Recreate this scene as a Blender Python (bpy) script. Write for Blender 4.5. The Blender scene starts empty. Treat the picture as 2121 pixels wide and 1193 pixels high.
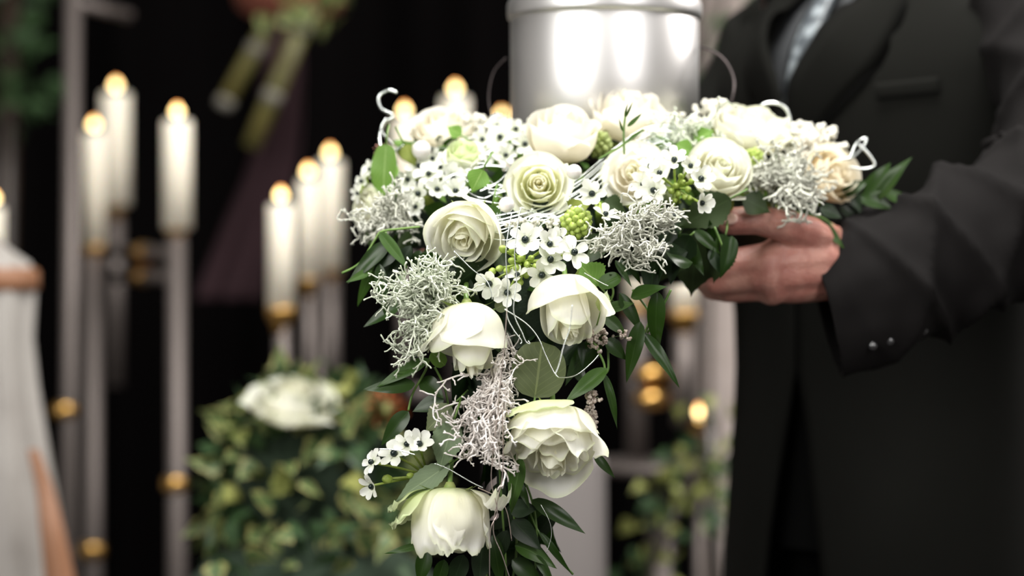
import bpy, bmesh, math, random
from mathutils import Vector, Matrix, noise
PI = math.pi
rnd = random.Random(7)
scene = bpy.context.scene
COL = scene.collection

# ---------------------------------------------------------------- camera, world, lights, exposure
CAMZ = 1.15
FPX = 85.0 / 36.0 * 2121.0
cam_d = bpy.data.cameras.new('camera'); cam = bpy.data.objects.new('camera', cam_d); COL.objects.link(cam)
cam.location = (0, 0, CAMZ); cam.rotation_euler = (PI / 2, 0, 0)
cam_d.lens = 85; cam_d.sensor_width = 36; cam_d.clip_start = 0.05; cam_d.clip_end = 50
cam_d.dof.use_dof = True; cam_d.dof.focus_distance = 2.13; cam_d.dof.aperture_fstop = 2.2
scene.camera = cam
w = bpy.data.worlds.new('World'); scene.world = w; w.use_nodes = True
w.node_tree.nodes['Background'].inputs[0].default_value = (0.5, 0.55, 0.6, 1)
w.node_tree.nodes['Background'].inputs[1].default_value = 0.05
scene.view_settings.view_transform = 'Standard'; scene.view_settings.look = 'None'
scene.view_settings.exposure = 0.0; scene.view_settings.gamma = 1.0; scene.view_settings.use_curve_mapping = False

def area(name, loc, target, sx, sy, power, col):
    d = bpy.data.lights.new(name, 'AREA'); d.shape = 'RECTANGLE'; d.size = sx; d.size_y = sy
    d.energy = power; d.color = col
    o = bpy.data.objects.new(name, d); COL.objects.link(o); o.location = loc
    o.rotation_euler = (Vector(target) - Vector(loc)).to_track_quat('-Z', 'Y').to_euler()
    return o
area('key_area_light', (-1.5, 0.35, 2.15), (0.05, 2.3, 1.15), 1.4, 1.5, 74, (1.0, 0.985, 0.94))  # added key light from front left, no window behind it
area('overhead_area_light', (0.25, 2.05, 3.3), (0.15, 2.35, 1.2), 1.2, 1.0, 120, (1.0, 0.985, 0.94))  # added overhead light for the wreath top; the ceiling has no opening
area('side_fill_light', (1.35, 0.2, 2.3), (0.2, 2.4, 1.2), 0.8, 1.6, 34, (1.0, 0.97, 0.95))  # added fill from front right, gives the urn its bright stripe
area('rear_rim_light', (2.35, 3.3, 2.6), (0.25, 2.5, 1.2), 0.8, 1.2, 60, (1.0, 0.96, 0.92))  # added rim light from rear right, no window in that wall

def P(px, py, Y):
    return Vector(((px - 1060.5) / FPX * Y, Y, CAMZ + (596.5 - py) / FPX * Y))
def S(px, Y):
    return px / FPX * Y

# ---------------------------------------------------------------- materials
def mat(name, col, rough=0.5, metal=0.0, spec=0.5, var=0.0, nscale=30, bump=0.0, bscale=200, sub=0.0, trans=0.0, coat=0.0, emit=None, estr=0.0, col2=None, sheen=0.0):
    m = bpy.data.materials.new(name); m.use_nodes = True
    nt = m.node_tree; N = nt.nodes; L = nt.links
    b = N['Principled BSDF']; out = N['Material Output']
    b.inputs['Base Color'].default_value = (*col, 1); b.inputs['Roughness'].default_value = rough
    b.inputs['Metallic'].default_value = metal; b.inputs['Specular IOR Level'].default_value = spec
    b.inputs['Coat Weight'].default_value = coat
    b.inputs['Sheen Weight'].default_value = sheen
    if sub:
        b.inputs['Subsurface Weight'].default_value = sub; b.inputs['Subsurface Radius'].default_value = (0.01, 0.004, 0.002)
        b.inputs['Subsurface Scale'].default_value = 0.6
    if emit:
        b.inputs['Emission Color'].default_value = (*emit, 1); b.inputs['Emission Strength'].default_value = estr
    tc = N.new('ShaderNodeTexCoord')
    csock = None
    if var or col2:
        nz = N.new('ShaderNodeTexNoise'); nz.inputs['Scale'].default_value = nscale; nz.inputs['Detail'].default_value = 4
        L.new(tc.outputs['Object'], nz.inputs['Vector'])
        mx = N.new('ShaderNodeMix'); mx.data_type = 'RGBA'
        c2 = col2 or tuple(c * (1 - var) for c in col)
        mx.inputs[6].default_value = (*col, 1); mx.inputs[7].default_value = (*c2, 1)
        mr = N.new('ShaderNodeMapRange'); mr.inputs[1].default_value = 0.38; mr.inputs[2].default_value = 0.62
        L.new(nz.outputs['Fac'], mr.inputs[0]); L.new(mr.outputs[0], mx.inputs[0])
        L.new(mx.outputs[2], b.inputs['Base Color']); csock = mx.outputs[2]
    if bump:
        nz2 = N.new('ShaderNodeTexNoise'); nz2.inputs['Scale'].default_value = bscale; nz2.inputs['Detail'].default_value = 3
        L.new(tc.outputs['Object'], nz2.inputs['Vector'])
        bp = N.new('ShaderNodeBump'); bp.inputs['Strength'].default_value = bump; bp.inputs['Distance'].default_value = 0.002
        L.new(nz2.outputs['Fac'], bp.inputs['Height']); L.new(bp.outputs[0], b.inputs['Normal'])
    if trans:
        tr = N.new('ShaderNodeBsdfTranslucent'); ms = N.new('ShaderNodeMixShader'); ms.inputs[0].default_value = trans
        tr.inputs[0].default_value = (*col, 1)
        if csock: L.new(csock, tr.inputs[0])
        L.new(b.outputs[0], ms.inputs[1]); L.new(tr.outputs[0], ms.inputs[2]); L.new(ms.outputs[0], out.inputs[0])
    return m

def petal_mat(name, tip, mid, base, edge, trans=0.5, rough=0.45, warm=(0.92, 0.86, 0.62)):
    """petal colour by its own UV: base of the petal -> middle -> rim, with fine veins"""
    m = bpy.data.materials.new(name); m.use_nodes = True
    nt = m.node_tree; N = nt.nodes; L = nt.links; b = N['Principled BSDF']; out = N['Material Output']
    uv = N.new('ShaderNodeUVMap'); sp = N.new('ShaderNodeSeparateXYZ'); L.new(uv.outputs[0], sp.inputs[0])
    cr = N.new('ShaderNodeValToRGB'); e = cr.color_ramp.elements
    e[0].position = 0.0; e[0].color = (*base, 1); e[1].position = 1.0; e[1].color = (*edge, 1)
    a = e.new(0.35); a.color = (*mid, 1); c = e.new(0.85); c.color = (*tip, 1)
    nz = N.new('ShaderNodeTexNoise'); nz.inputs['Scale'].default_value = 35
    tc = N.new('ShaderNodeTexCoord'); L.new(tc.outputs['Object'], nz.inputs['Vector'])
    ad = N.new('ShaderNodeMath'); ad.operation = 'MULTIPLY_ADD'; ad.inputs[1].default_value = 0.25
    sb = N.new('ShaderNodeMath'); sb.operation = 'SUBTRACT'; sb.inputs[1].default_value = 0.5
    L.new(nz.outputs['Fac'], sb.inputs[0]); L.new(sb.outputs[0], ad.inputs[0]); L.new(sp.outputs['Y'], ad.inputs[2])
    L.new(ad.outputs[0], cr.inputs[0])
    mp = N.new('ShaderNodeMapping'); mp.inputs['Scale'].default_value = (26, 1.6, 1); L.new(uv.outputs[0], mp.inputs[0])
    vn = N.new('ShaderNodeTexNoise'); vn.inputs['Scale'].default_value = 1.5; vn.inputs['Detail'].default_value = 2; L.new(mp.outputs[0], vn.inputs[0])
    bp = N.new('ShaderNodeBump'); bp.inputs['Strength'].default_value = 0.25; bp.inputs['Distance'].default_value = 0.0012
    L.new(vn.outputs['Fac'], bp.inputs['Height']); L.new(bp.outputs[0], b.inputs['Normal'])
    L.new(cr.outputs[0], b.inputs['Base Color']); b.inputs['Roughness'].default_value = rough
    b.inputs['Specular IOR Level'].default_value = 0.3
    tr = N.new('ShaderNodeBsdfTranslucent'); ms = N.new('ShaderNodeMixShader'); ms.inputs[0].default_value = trans
    mw = N.new('ShaderNodeMix'); mw.data_type = 'RGBA'; mw.inputs[0].default_value = 0.2; mw.inputs[7].default_value = (*warm, 1)
    L.new(cr.outputs[0], mw.inputs[6]); L.new(mw.outputs[2], tr.inputs[0])
    L.new(b.outputs[0], ms.inputs[1]); L.new(tr.outputs[0], ms.inputs[2]); L.new(ms.outputs[0], out.inputs[0])
    return m

def leaf_mat(name, c1, c2, vein, rough=0.3, trans=0.2, coat=0.0, veins='pinnate', edge=None):
    """leaf colour with midrib and side veins drawn from the leaf's own UV"""
    m = bpy.data.materials.new(name); m.use_nodes = True
    nt = m.node_tree; N = nt.nodes; L = nt.links; b = N['Principled BSDF']; out = N['Material Output']
    uv = N.new('ShaderNodeUVMap'); sp = N.new('ShaderNodeSeparateXYZ'); L.new(uv.outputs[0], sp.inputs[0])
    tc = N.new('ShaderNodeTexCoord'); oi = N.new('ShaderNodeObjectInfo')
    nz = N.new('ShaderNodeTexNoise'); nz.inputs['Scale'].default_value = 60; L.new(tc.outputs['Object'], nz.inputs['Vector'])
    av = N.new('ShaderNodeMath'); av.operation = 'MULTIPLY_ADD'; av.inputs[1].default_value = 0.5
    L.new(oi.outputs['Random'], av.inputs[0])
    hf = N.new('ShaderNodeMath'); hf.operation = 'MULTIPLY'; hf.inputs[1].default_value = 0.5; L.new(nz.outputs['Fac'], hf.inputs[0]); L.new(hf.outputs[0], av.inputs[2])
    mx = N.new('ShaderNodeMix'); mx.data_type = 'RGBA'; mx.inputs[6].default_value = (*c1, 1); mx.inputs[7].default_value = (*c2, 1)
    L.new(av.outputs[0], mx.inputs[0])
    # |u-0.5|
    su = N.new('ShaderNodeMath'); su.operation = 'SUBTRACT'; su.inputs[1].default_value = 0.5; L.new(sp.outputs['X'], su.inputs[0])
    ab = N.new('ShaderNodeMath'); ab.operation = 'ABSOLUTE'; L.new(su.outputs[0], ab.inputs[0])
    rib = N.new('ShaderNodeMath'); rib.operation = 'LESS_THAN'; rib.inputs[1].default_value = 0.022 if veins == 'pinnate' else 0.018; L.new(ab.outputs[0], rib.inputs[0])
    k = N.new('ShaderNodeMath'); k.operation = 'MULTIPLY_ADD'
    L.new(ab.outputs[0], k.inputs[0])
    sv = N.new('ShaderNodeMath'); sv.operation = 'SINE'
    ml = N.new('ShaderNodeMath'); ml.operation = 'MULTIPLY'
    if veins == 'pinnate':
        k.inputs[1].default_value = -0.9; L.new(sp.outputs['Y'], k.inputs[2]); ml.inputs[1].default_value = 46; L.new(k.outputs[0], ml.inputs[0])
    else:
        ml.inputs[1].default_value = 75; L.new(sp.outputs['X'], ml.inputs[0])
    L.new(ml.outputs[0], sv.inputs[0])
    gt = N.new('ShaderNodeMath'); gt.operation = 'GREATER_THAN'; gt.inputs[1].default_value = 0.93; L.new(sv.outputs[0], gt.inputs[0])
    g2 = N.new('ShaderNodeMath'); g2.operation = 'MULTIPLY'; g2.inputs[1].default_value = 0.3 if veins == 'pinnate' else 0.12; L.new(gt.outputs[0], g2.inputs[0])
    mxv = N.new('ShaderNodeMath'); mxv.operation = 'MAXIMUM'; L.new(rib.outputs[0], mxv.inputs[0]); L.new(g2.outputs[0], mxv.inputs[1])
    hv = N.new('ShaderNodeMath'); hv.operation = 'MULTIPLY'; hv.inputs[1].default_value = 0.7; L.new(mxv.outputs[0], hv.inputs[0])
    m2 = N.new('ShaderNodeMix'); m2.data_type = 'RGBA'; m2.inputs[7].default_value = (*vein, 1)
    L.new(hv.outputs[0], m2.inputs[0]); L.new(mx.outputs[2], m2.inputs[6])
    csock = m2.outputs[2]
    if edge:
        ge = N.new('ShaderNodeMath'); ge.operation = 'MULTIPLY_ADD'; ge.inputs[1].default_value = 0.35
        L.new(nz.outputs['Fac'], ge.inputs[0]); L.new(ab.outputs[0], ge.inputs[2])
        g3 = N.new('ShaderNodeMath'); g3.operation = 'GREATER_THAN'; g3.inputs[1].default_value = 0.48; L.new(ge.outputs[0], g3.inputs[0])
        m3 = N.new('ShaderNodeMix'); m3.data_type = 'RGBA'; m3.inputs[7].default_value = (*edge, 1); L.new(g3.outputs[0], m3.inputs[0]); L.new(csock, m3.inputs[6]); csock = m3.outputs[2]
    L.new(csock, b.inputs['Base Color'])
    bp = N.new('ShaderNodeBump'); bp.inputs['Strength'].default_value = 0.3; bp.inputs['Distance'].default_value = 0.001
    L.new(mxv.outputs[0], bp.inputs['Height']); L.new(bp.outputs[0], b.inputs['Normal'])
    b.inputs['Roughness'].default_value = rough; b.inputs['Coat Weight'].default_value = coat; b.inputs['Specular IOR Level'].default_value = 0.3
    tr = N.new('ShaderNodeBsdfTranslucent'); ms = N.new('ShaderNodeMixShader'); ms.inputs[0].default_value = trans
    L.new(csock, tr.inputs[0]); L.new(b.outputs[0], ms.inputs[1]); L.new(tr.outputs[0], ms.inputs[2]); L.new(ms.outputs[0], out.inputs[0])
    return m

M = {}
M['petal'] = petal_mat('rose_petal', (0.90, 0.895, 0.85), (0.88, 0.875, 0.72), (0.66, 0.75, 0.40), (0.83, 0.87, 0.66))
M['petal_cream'] = petal_mat('rose_petal_cream', (0.91, 0.88, 0.81), (0.90, 0.85, 0.72), (0.86, 0.76, 0.50), (0.92, 0.89, 0.82))
M['petal_peach'] = petal_mat('rose_petal_peach', (0.86, 0.79, 0.64), (0.84, 0.70, 0.48), (0.74, 0.52, 0.26), (0.88, 0.82, 0.68))
M['petal_yg'] = petal_mat('rose_petal_yellow_green', (0.90, 0.91, 0.78), (0.88, 0.89, 0.62), (0.80, 0.82, 0.38), (0.88, 0.91, 0.76), 0.55)
M['petal_green'] = petal_mat('rose_petal_green', (0.72, 0.80, 0.50), (0.66, 0.76, 0.40), (0.45, 0.62, 0.20), (0.70, 0.82, 0.50))
M['petal_core'] = petal_mat('rose_petal_heart', (0.91, 0.90, 0.78), (0.90, 0.86, 0.60), (0.88, 0.76, 0.36), (0.90, 0.90, 0.78))
M['star'] = petal_mat('star_petal', (0.86, 0.87, 0.82), (0.84, 0.86, 0.77), (0.74, 0.80, 0.58), (0.87, 0.88, 0.81), 0.3)
M['ovary'] = mat('ovary_black_green', (0.004, 0.012, 0.010), 0.3, spec=0.4)
M['anther'] = mat('anther', (0.55, 0.55, 0.25), 0.7)
M['greenbud'] = mat('green_bud', (0.30, 0.42, 0.06), 0.4, col2=(0.45, 0.55, 0.14), nscale=120, trans=0.2)
M['calyx'] = mat('calyx', (0.22, 0.30, 0.07), 0.5, col2=(0.36, 0.40, 0.14), nscale=80, trans=0.15)
M['stem'] = mat('stem_green', (0.08, 0.16, 0.03), 0.45, col2=(0.14, 0.24, 0.05), nscale=60)
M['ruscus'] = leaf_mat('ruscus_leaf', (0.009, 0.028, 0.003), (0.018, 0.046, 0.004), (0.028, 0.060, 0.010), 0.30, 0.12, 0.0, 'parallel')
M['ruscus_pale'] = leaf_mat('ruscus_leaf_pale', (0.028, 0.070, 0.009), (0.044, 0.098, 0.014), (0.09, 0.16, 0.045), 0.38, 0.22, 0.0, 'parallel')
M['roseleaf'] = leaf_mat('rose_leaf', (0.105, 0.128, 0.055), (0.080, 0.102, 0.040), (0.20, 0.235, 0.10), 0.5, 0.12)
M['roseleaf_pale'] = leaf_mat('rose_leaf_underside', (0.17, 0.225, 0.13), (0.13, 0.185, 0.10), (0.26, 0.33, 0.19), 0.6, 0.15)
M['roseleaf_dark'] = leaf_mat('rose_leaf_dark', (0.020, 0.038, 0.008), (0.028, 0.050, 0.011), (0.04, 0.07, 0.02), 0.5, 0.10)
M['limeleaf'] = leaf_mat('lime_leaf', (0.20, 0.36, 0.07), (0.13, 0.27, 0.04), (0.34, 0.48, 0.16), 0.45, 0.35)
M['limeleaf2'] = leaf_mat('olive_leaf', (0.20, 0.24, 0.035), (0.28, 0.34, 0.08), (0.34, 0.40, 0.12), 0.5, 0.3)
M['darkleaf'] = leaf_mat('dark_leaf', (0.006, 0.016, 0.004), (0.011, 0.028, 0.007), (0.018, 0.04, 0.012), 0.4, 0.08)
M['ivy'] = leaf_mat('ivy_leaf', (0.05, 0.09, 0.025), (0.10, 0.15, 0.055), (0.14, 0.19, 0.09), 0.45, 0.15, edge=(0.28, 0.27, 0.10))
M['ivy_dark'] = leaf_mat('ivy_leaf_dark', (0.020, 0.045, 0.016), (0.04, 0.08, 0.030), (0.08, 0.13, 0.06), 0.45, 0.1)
M['ivy_yellow'] = leaf_mat('ivy_leaf_yellow', (0.30, 0.30, 0.09), (0.18, 0.22, 0.06), (0.35, 0.35, 0.14), 0.45, 0.2)
M['silver'] = mat('silver_bush', (0.70, 0.73, 0.62), 0.85, col2=(0.48, 0.53, 0.40), nscale=180, bump=0.5, bscale=1500)
M['silver_grey'] = mat('silver_bush_grey', (0.70, 0.70, 0.62), 0.85, col2=(0.48, 0.49, 0.41), nscale=150, bump=0.5, bscale=1500)
M['silver_pink'] = mat('silver_bush_pink', (0.86, 0.82, 0.79), 0.85, col2=(0.66, 0.60, 0.56), nscale=150, bump=0.5, bscale=1500)
M['wire'] = mat('silver_wire', (0.85, 0.90, 0.88), 0.25, metal=1.0)
M['wire_dark'] = mat('dark_wire', (0.05, 0.04, 0.04), 0.4, metal=0.8)
M['wire_pink'] = mat('rose_wire', (0.72, 0.60, 0.56), 0.25, metal=1.0)
M['pearl'] = mat('pearl', (0.70, 0.67, 0.665), 0.22, spec=0.6, coat=0.7, sub=0.2)
M['gyp'] = mat('dried_blossom', (0.62, 0.55, 0.48), 0.85, col2=(0.34, 0.26, 0.22), nscale=260)
M['gypwhite'] = mat('small_white_blossom', (0.78, 0.76, 0.68), 0.8, col2=(0.62, 0.60, 0.52), nscale=200)
M['foam'] = mat('floral_foam', (0.010, 0.022, 0.010), 0.95, bump=0.5, bscale=300)
M['steel'] = mat('brushed_steel', (0.70, 0.685, 0.68), 0.42, metal=1.0)
M['chrome'] = mat('chrome_tube', (0.125, 0.105, 0.098), 0.5, metal=0.6)
M['brass'] = mat('brass', (0.62, 0.36, 0.11), 0.28, metal=1.0)
M['wax'] = mat('candle_wax', (0.80, 0.74, 0.62), 0.5, sub=0.25)
M['wick'] = mat('wick', (0.01, 0.01, 0.01), 0.9)
M['suit'] = mat('suit_wool', (0.0036, 0.0036, 0.0027), 0.9, spec=0.12, bump=0.35, bscale=1400)
M['suit_sleeve'] = mat('suit_wool_sleeve', (0.0060, 0.0051, 0.0051), 0.9, spec=0.15, bump=0.35, bscale=1400)
M['trouser'] = mat('trouser_wool', (0.0015, 0.0015, 0.0015), 0.95, spec=0.1)
M['leather'] = mat('shoe_leather', (0.008, 0.007, 0.006), 0.25)
M['shirt'] = mat('shirt_cotton', (0.03, 0.032, 0.035), 0.7)
M['button'] = mat('button', (0.02, 0.02, 0.022), 0.15, spec=1.0, coat=1.0)
M['skin'] = mat('skin', (0.54, 0.27, 0.215), 0.38, col2=(0.42, 0.17, 0.135), nscale=45, bump=0.5, bscale=420, sub=0.12)
M['nail'] = mat('fingernail', (0.66, 0.42, 0.36), 0.22, coat=0.4)
M['hair'] = mat('hair', (0.04, 0.03, 0.025), 0.6, bump=0.8, bscale=300)
M['curtain'] = mat('black_curtain', (0.0016, 0.0012, 0.0013), 0.95, spec=0.05)
M['plum'] = mat('plum_cloth', (0.040, 0.022, 0.026), 0.9, spec=0.1)
M['satin'] = mat('grey_satin', (0.30, 0.28, 0.26), 0.45, col2=(0.20, 0.18, 0.165), nscale=6)
M['tan'] = mat('tan_ribbon', (0.22, 0.10, 0.05), 0.5)
M['whitecloth'] = mat('pale_grey_cloth', (0.19, 0.17, 0.165), 0.8)
M['stone'] = mat('pale_stone', (0.34, 0.29, 0.27), 0.8, col2=(0.26, 0.21, 0.19), nscale=9)
M['bamboo'] = mat('bamboo_green', (0.13, 0.11, 0.03), 0.5, col2=(0.08, 0.075, 0.02), nscale=12)
M['node'] = mat('bamboo_cut', (0.14, 0.13, 0.11), 0.6)
M['terracotta'] = mat('terracotta', (0.16, 0.045, 0.027), 0.7)
M['orange'] = mat('orange_flower', (0.42, 0.12, 0.04), 0.7, trans=0.2)
M['pink'] = mat('pink_flower', (0.62, 0.32, 0.26), 0.7, trans=0.2)
M['floor'] = mat('dark_floor', (0.035, 0.03, 0.028), 0.5, var=0.4, nscale=3)
M['wall'] = mat('chapel_wall', (0.42, 0.41, 0.40), 0.9, var=0.1, nscale=2)
M['ceiling'] = mat('chapel_ceiling', (0.30, 0.29, 0.28), 0.9)
M['darkwood'] = mat('dark_wood', (0.03, 0.018, 0.012), 0.4, var=0.4, nscale=8)
def flame_mat():
    m = bpy.data.materials.new('flame'); m.use_nodes = True; N = m.node_tree.nodes; L = m.node_tree.links
    N.remove(N['Principled BSDF']); e = N.new('ShaderNodeEmission')
    tc = N.new('ShaderNodeTexCoord'); sp = N.new('ShaderNodeSeparateXYZ'); L.new(tc.outputs['Generated'], sp.inputs[0])
    cr = N.new('ShaderNodeValToRGB'); el = cr.color_ramp.elements
    el[0].position = 0.0; el[0].color = (1, 0.80, 0.42, 1); el[1].position = 1.0; el[1].color = (1, 0.24, 0.03, 1)
    k = el.new(0.6); k.color = (1, 0.68, 0.26, 1)
    L.new(sp.outputs['Z'], cr.inputs[0]); L.new(cr.outputs[0], e.inputs[0]); e.inputs[1].default_value = 8.0
    L.new(e.outputs[0], N['Material Output'].inputs[0]); return m
M['flame'] = flame_mat()
def tie_mat():
    m = mat('tie_silk', (0.20, 0.22, 0.24), 0.4); N = m.node_tree.nodes; L = m.node_tree.links
    tc = N.new('ShaderNodeTexCoord'); wv = N.new('ShaderNodeTexVoronoi'); wv.inputs['Scale'].default_value = 55
    L.new(tc.outputs['Object'], wv.inputs['Vector']); mx = N.new('ShaderNodeMix'); mx.data_type = 'RGBA'
    mx.inputs[6].default_value = (0.26, 0.29, 0.31, 1); mx.inputs[7].default_value = (0.07, 0.08, 0.09, 1)
    mr = N.new('ShaderNodeMapRange'); mr.inputs[1].default_value = 0.3; mr.inputs[2].default_value = 0.55
    L.new(wv.outputs['Distance'], mr.inputs[0]); L.new(mr.outputs[0], mx.inputs[0]); L.new(mx.outputs[2], N['Principled BSDF'].inputs['Base Color'])
    return m
M['tie'] = tie_mat()

# ---------------------------------------------------------------- object helpers
def mesh_of(name, verts, faces, uvs=None, smooth=True):
    me = bpy.data.meshes.new(name); me.from_pydata([tuple(v) for v in verts], [], faces)
    if uvs:
        ul = me.uv_layers.new(name='UVMap')
        for poly in me.polygons:
            for li in poly.loop_indices:
                ul.data[li].uv = uvs[me.loops[li].vertex_index]
    if smooth: me.polygons.foreach_set('use_smooth', [True] * len(me.polygons))
    me.update(); return me
def obj(name, me, m, parent=None, mw=None):
    o = bpy.data.objects.new(name, me); COL.objects.link(o)
    if m is not None and isinstance(me, bpy.types.Mesh) and not me.materials: me.materials.append(m)
    if mw is not None: o.matrix_local = mw
    if parent is not None: o.parent = parent
    return o
def tag(o, label=None, cat=None, group=None, kind=None):
    if label: o['label'] = label
    if cat: o['category'] = cat
    if group: o['group'] = group
    if kind: o['kind'] = kind
    return o
def empty(name, loc, label, cat, group=None, mw=None):
    o = bpy.data.objects.new(name, None); COL.objects.link(o); o.empty_display_size = 0.02
    if mw is not None: o.matrix_world = mw
    else: o.location = loc
    return tag(o, label, cat, group)
def frame(origin, z, xref):
    z = Vector(z).normalized(); xref = Vector(xref)
    x = (xref - z * xref.dot(z))
    if x.length < 1e-5: x = z.orthogonal()
    x.normalize(); y = z.cross(x)
    m = Matrix((x, y, z)).transposed().to_4x4(); m.translation = Vector(origin); return m
class MB:
    def __init__(s): s.v = []; s.f = []; s.uv = []
    def tube(s, pts, rad, n=6, closed=False, cap=True):
        pts = [Vector(p) for p in pts]
        if not hasattr(rad, '__len__'): rad = [rad] * len(pts)
        b0 = len(s.v); prev = None
        for i, p in enumerate(pts):
            if closed: t = pts[(i + 1) % len(pts)] - pts[i - 1]
            else: t = pts[min(i + 1, len(pts) - 1)] - pts[max(i - 1, 0)]
            if t.length < 1e-9: t = Vector((0, 0, 1))
            t.normalize()
            if prev is None: a = t.orthogonal().normalized()
            else:
                a = prev - t * prev.dot(t)
                a = a.normalized() if a.length > 1e-6 else t.orthogonal().normalized()
            prev = a; b = t.cross(a)
            for k in range(n):
                q = 2 * PI * k / n; s.v.append(p + (a * math.cos(q) + b * math.sin(q)) * rad[i]); s.uv.append((k / n, i / max(1, len(pts) - 1)))
        m = len(pts)
        for i in range(m if closed else m - 1):
            j = (i + 1) % m
            for k in range(n):
                s.f.append((b0 + i * n + k, b0 + i * n + (k + 1) % n, b0 + j * n + (k + 1) % n, b0 + j * n + k))
        if cap and not closed:
            s.f.append(tuple(b0 + k for k in range(n))[::-1]); s.f.append(tuple(b0 + (m - 1) * n + k for k in range(n)))
        return s
    def lathe(s, prof, c=(0, 0, 0), n=24, mw=None):
        b0 = len(s.v); c = Vector(c)
        for i, (r, z) in enumerate(prof):
            for k in range(n):
                q = 2 * PI * k / n; p = Vector((r * math.cos(q), r * math.sin(q), z)); p = (mw @ p) if mw else p + c
                s.v.append(p); s.uv.append((k / n, i / (len(prof) - 1)))
        for i in range(len(prof) - 1):
            for k in range(n):
                s.f.append((b0 + i * n + k, b0 + i * n + (k + 1) % n, b0 + (i + 1) * n + (k + 1) % n, b0 + (i + 1) * n + k))
        return s
    def ball(s, c, r, sc=(1, 1, 1), n=10, m=7, rot=None):
        b0 = len(s.v); c = Vector(c)
        for i in range(m + 1):
            a = PI * i / m
            for k in range(n):
                q = 2 * PI * k / n
                p = Vector((math.sin(a) * math.cos(q) * sc[0], math.sin(a) * math.sin(q) * sc[1], -math.cos(a) * sc[2])) * r
                if rot: p = rot @ p
                s.v.append(c + p); s.uv.append((k / n, i / m))
        for i in range(m):
            for k in range(n):
                s.f.append((b0 + i * n + k, b0 + i * n + (k + 1) % n, b0 + (i + 1) * n + (k + 1) % n, b0 + (i + 1) * n + k))
        return s
    def box(s, x0, x1, y0, y1, z0, z1):
        b = len(s.v)
        for x in (x0, x1):
            for y in (y0, y1):
                for z in (z0, z1): s.v.append(Vector((x, y, z))); s.uv.append((0, 0))
        for f in ((0, 1, 3, 2), (4, 6, 7, 5), (0, 4, 5, 1), (2, 3, 7, 6), (0, 2, 6, 4), (1, 5, 7, 3)): s.f.append(tuple(b + i for i in f))
        return s
    def build(s, name, m, parent=None, mw=None, smooth=True):
        return obj(name, mesh_of(name, s.v, s.f, s.uv, smooth), m, parent, mw)
def catmull(pts, sub=8, closed=False):
    pts = [Vector(p) for p in pts]; out = []; n = len(pts)
    rng = n if closed else n - 1
    for i in range(rng):
        if closed: a, b, c, d = pts[i - 1], pts[i], pts[(i + 1) % n], pts[(i + 2) % n]
        else: a, b, c, d = pts[max(i - 1, 0)], pts[i], pts[i + 1], pts[min(i + 2, n - 1)]
        for k in range(sub):
            t = k / sub
            out.append(0.5 * ((2 * b) + (c - a) * t + (2 * a - 5 * b + 4 * c - d) * t * t + (3 * b - a - 3 * c + d) * t ** 3))
    if not closed: out.append(pts[-1])
    return out
def sstep(a, b, x):
    t = max(0.0, min(1.0, (x - a) / (b - a))); return t * t * (3 - 2 * t)
def copy_tree(o, parent=None):
    c = o.copy(); COL.objects.link(c)
    if parent is not None: c.parent = parent
    for ch in list(o.children): copy_tree(ch, c)
    return c

# ---------------------------------------------------------------- the setting
def struct(name, mb, m):
    o = mb.build(name, m, smooth=False); o['kind'] = 'structure'; return o
RX0, RX1, RY0, RY1, RZ = -3.2, 3.2, -1.6, 5.4, 3.7
struct('floor', MB().box(RX0, RX1, RY0, RY1, -0.1, 0.0), M['floor'])
struct('ceiling', MB().box(RX0, RX1, RY0, RY1, RZ, RZ + 0.1), M['ceiling'])
struct('wall_left', MB().box(RX0 - 0.1, RX0, RY0, RY1, 0, RZ), M['wall'])
struct('wall_right', MB().box(RX1, RX1 + 0.1, RY0, RY1, 0, RZ), M['wall'])
struct('wall_front', MB().box(RX0, RX1, RY0 - 0.1, RY0, 0, RZ), M['wall'])
struct('wall_back', MB().box(RX0, RX1, RY1, RY1 + 0.1, 0, RZ), M['wall'])
# black curtain with folds across the back of the chapel
mb = MB(); nx = 260
for i in range(nx + 1):
    x = -3.1 + 6.2 * i / nx; y = 5.2 + 0.05 * math.sin(x * 17) + 0.02 * math.sin(x * 41 + 1)
    for z in (0.01, 1.2, 2.4, 3.6): mb.v.append(Vector((x, y + 0.01 * math.sin(z * 3 + x * 9), z))); mb.uv.append((0, 0))
for i in range(nx):
    for j in range(3): a = i * 4 + j; mb.f.append((a, a + 4, a + 5, a + 1))
for i in range(nx + 1):   # thickness
    pass
o = mb.build('curtain', M['curtain']); md = o.modifiers.new('s', 'SOLIDIFY'); md.thickness = 0.006
tag(o, 'black floor-length curtain hanging in folds across the back wall', 'curtain')

# ---------------------------------------------------------------- candles and candle stands
def candle(px, ytop, ybot, wpx, Y, label, group, lit=True, z0=None, hide_bottom=None):
    r = S(wpx, Y) / 2; top = P(px, ytop, Y); bot = P(px, ybot, Y)
    root = empty('candle', bot, label, 'candle', group); h = top.z - bot.z
    MB().lathe([(0.0001, 0), (r, 0), (r, h - r * 0.1), (r * 0.93, h), (r * 0.5, h - r * 0.15), (0.0001, h - r * 0.2)], n=28).build('wax_body', M['wax'], root)
    MB().tube([(0, 0, h - r * 0.3), (0.001, 0, h + 0.012)], 0.0012, 6).build('wick', M['wick'], root)
    if lit:
        hh = 0.019; fw = 0.0080; b = h + 0.007
        MB().lathe([(0.0001, 0), (fw * 0.7, hh * 0.12), (fw, hh * 0.32), (fw * 0.75, hh * 0.6), (fw * 0.3, hh * 0.85), (0.0001, hh)], c=(0, 0, b), n=14).build('flame', M['flame'], root)
    return bot, r
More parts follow.
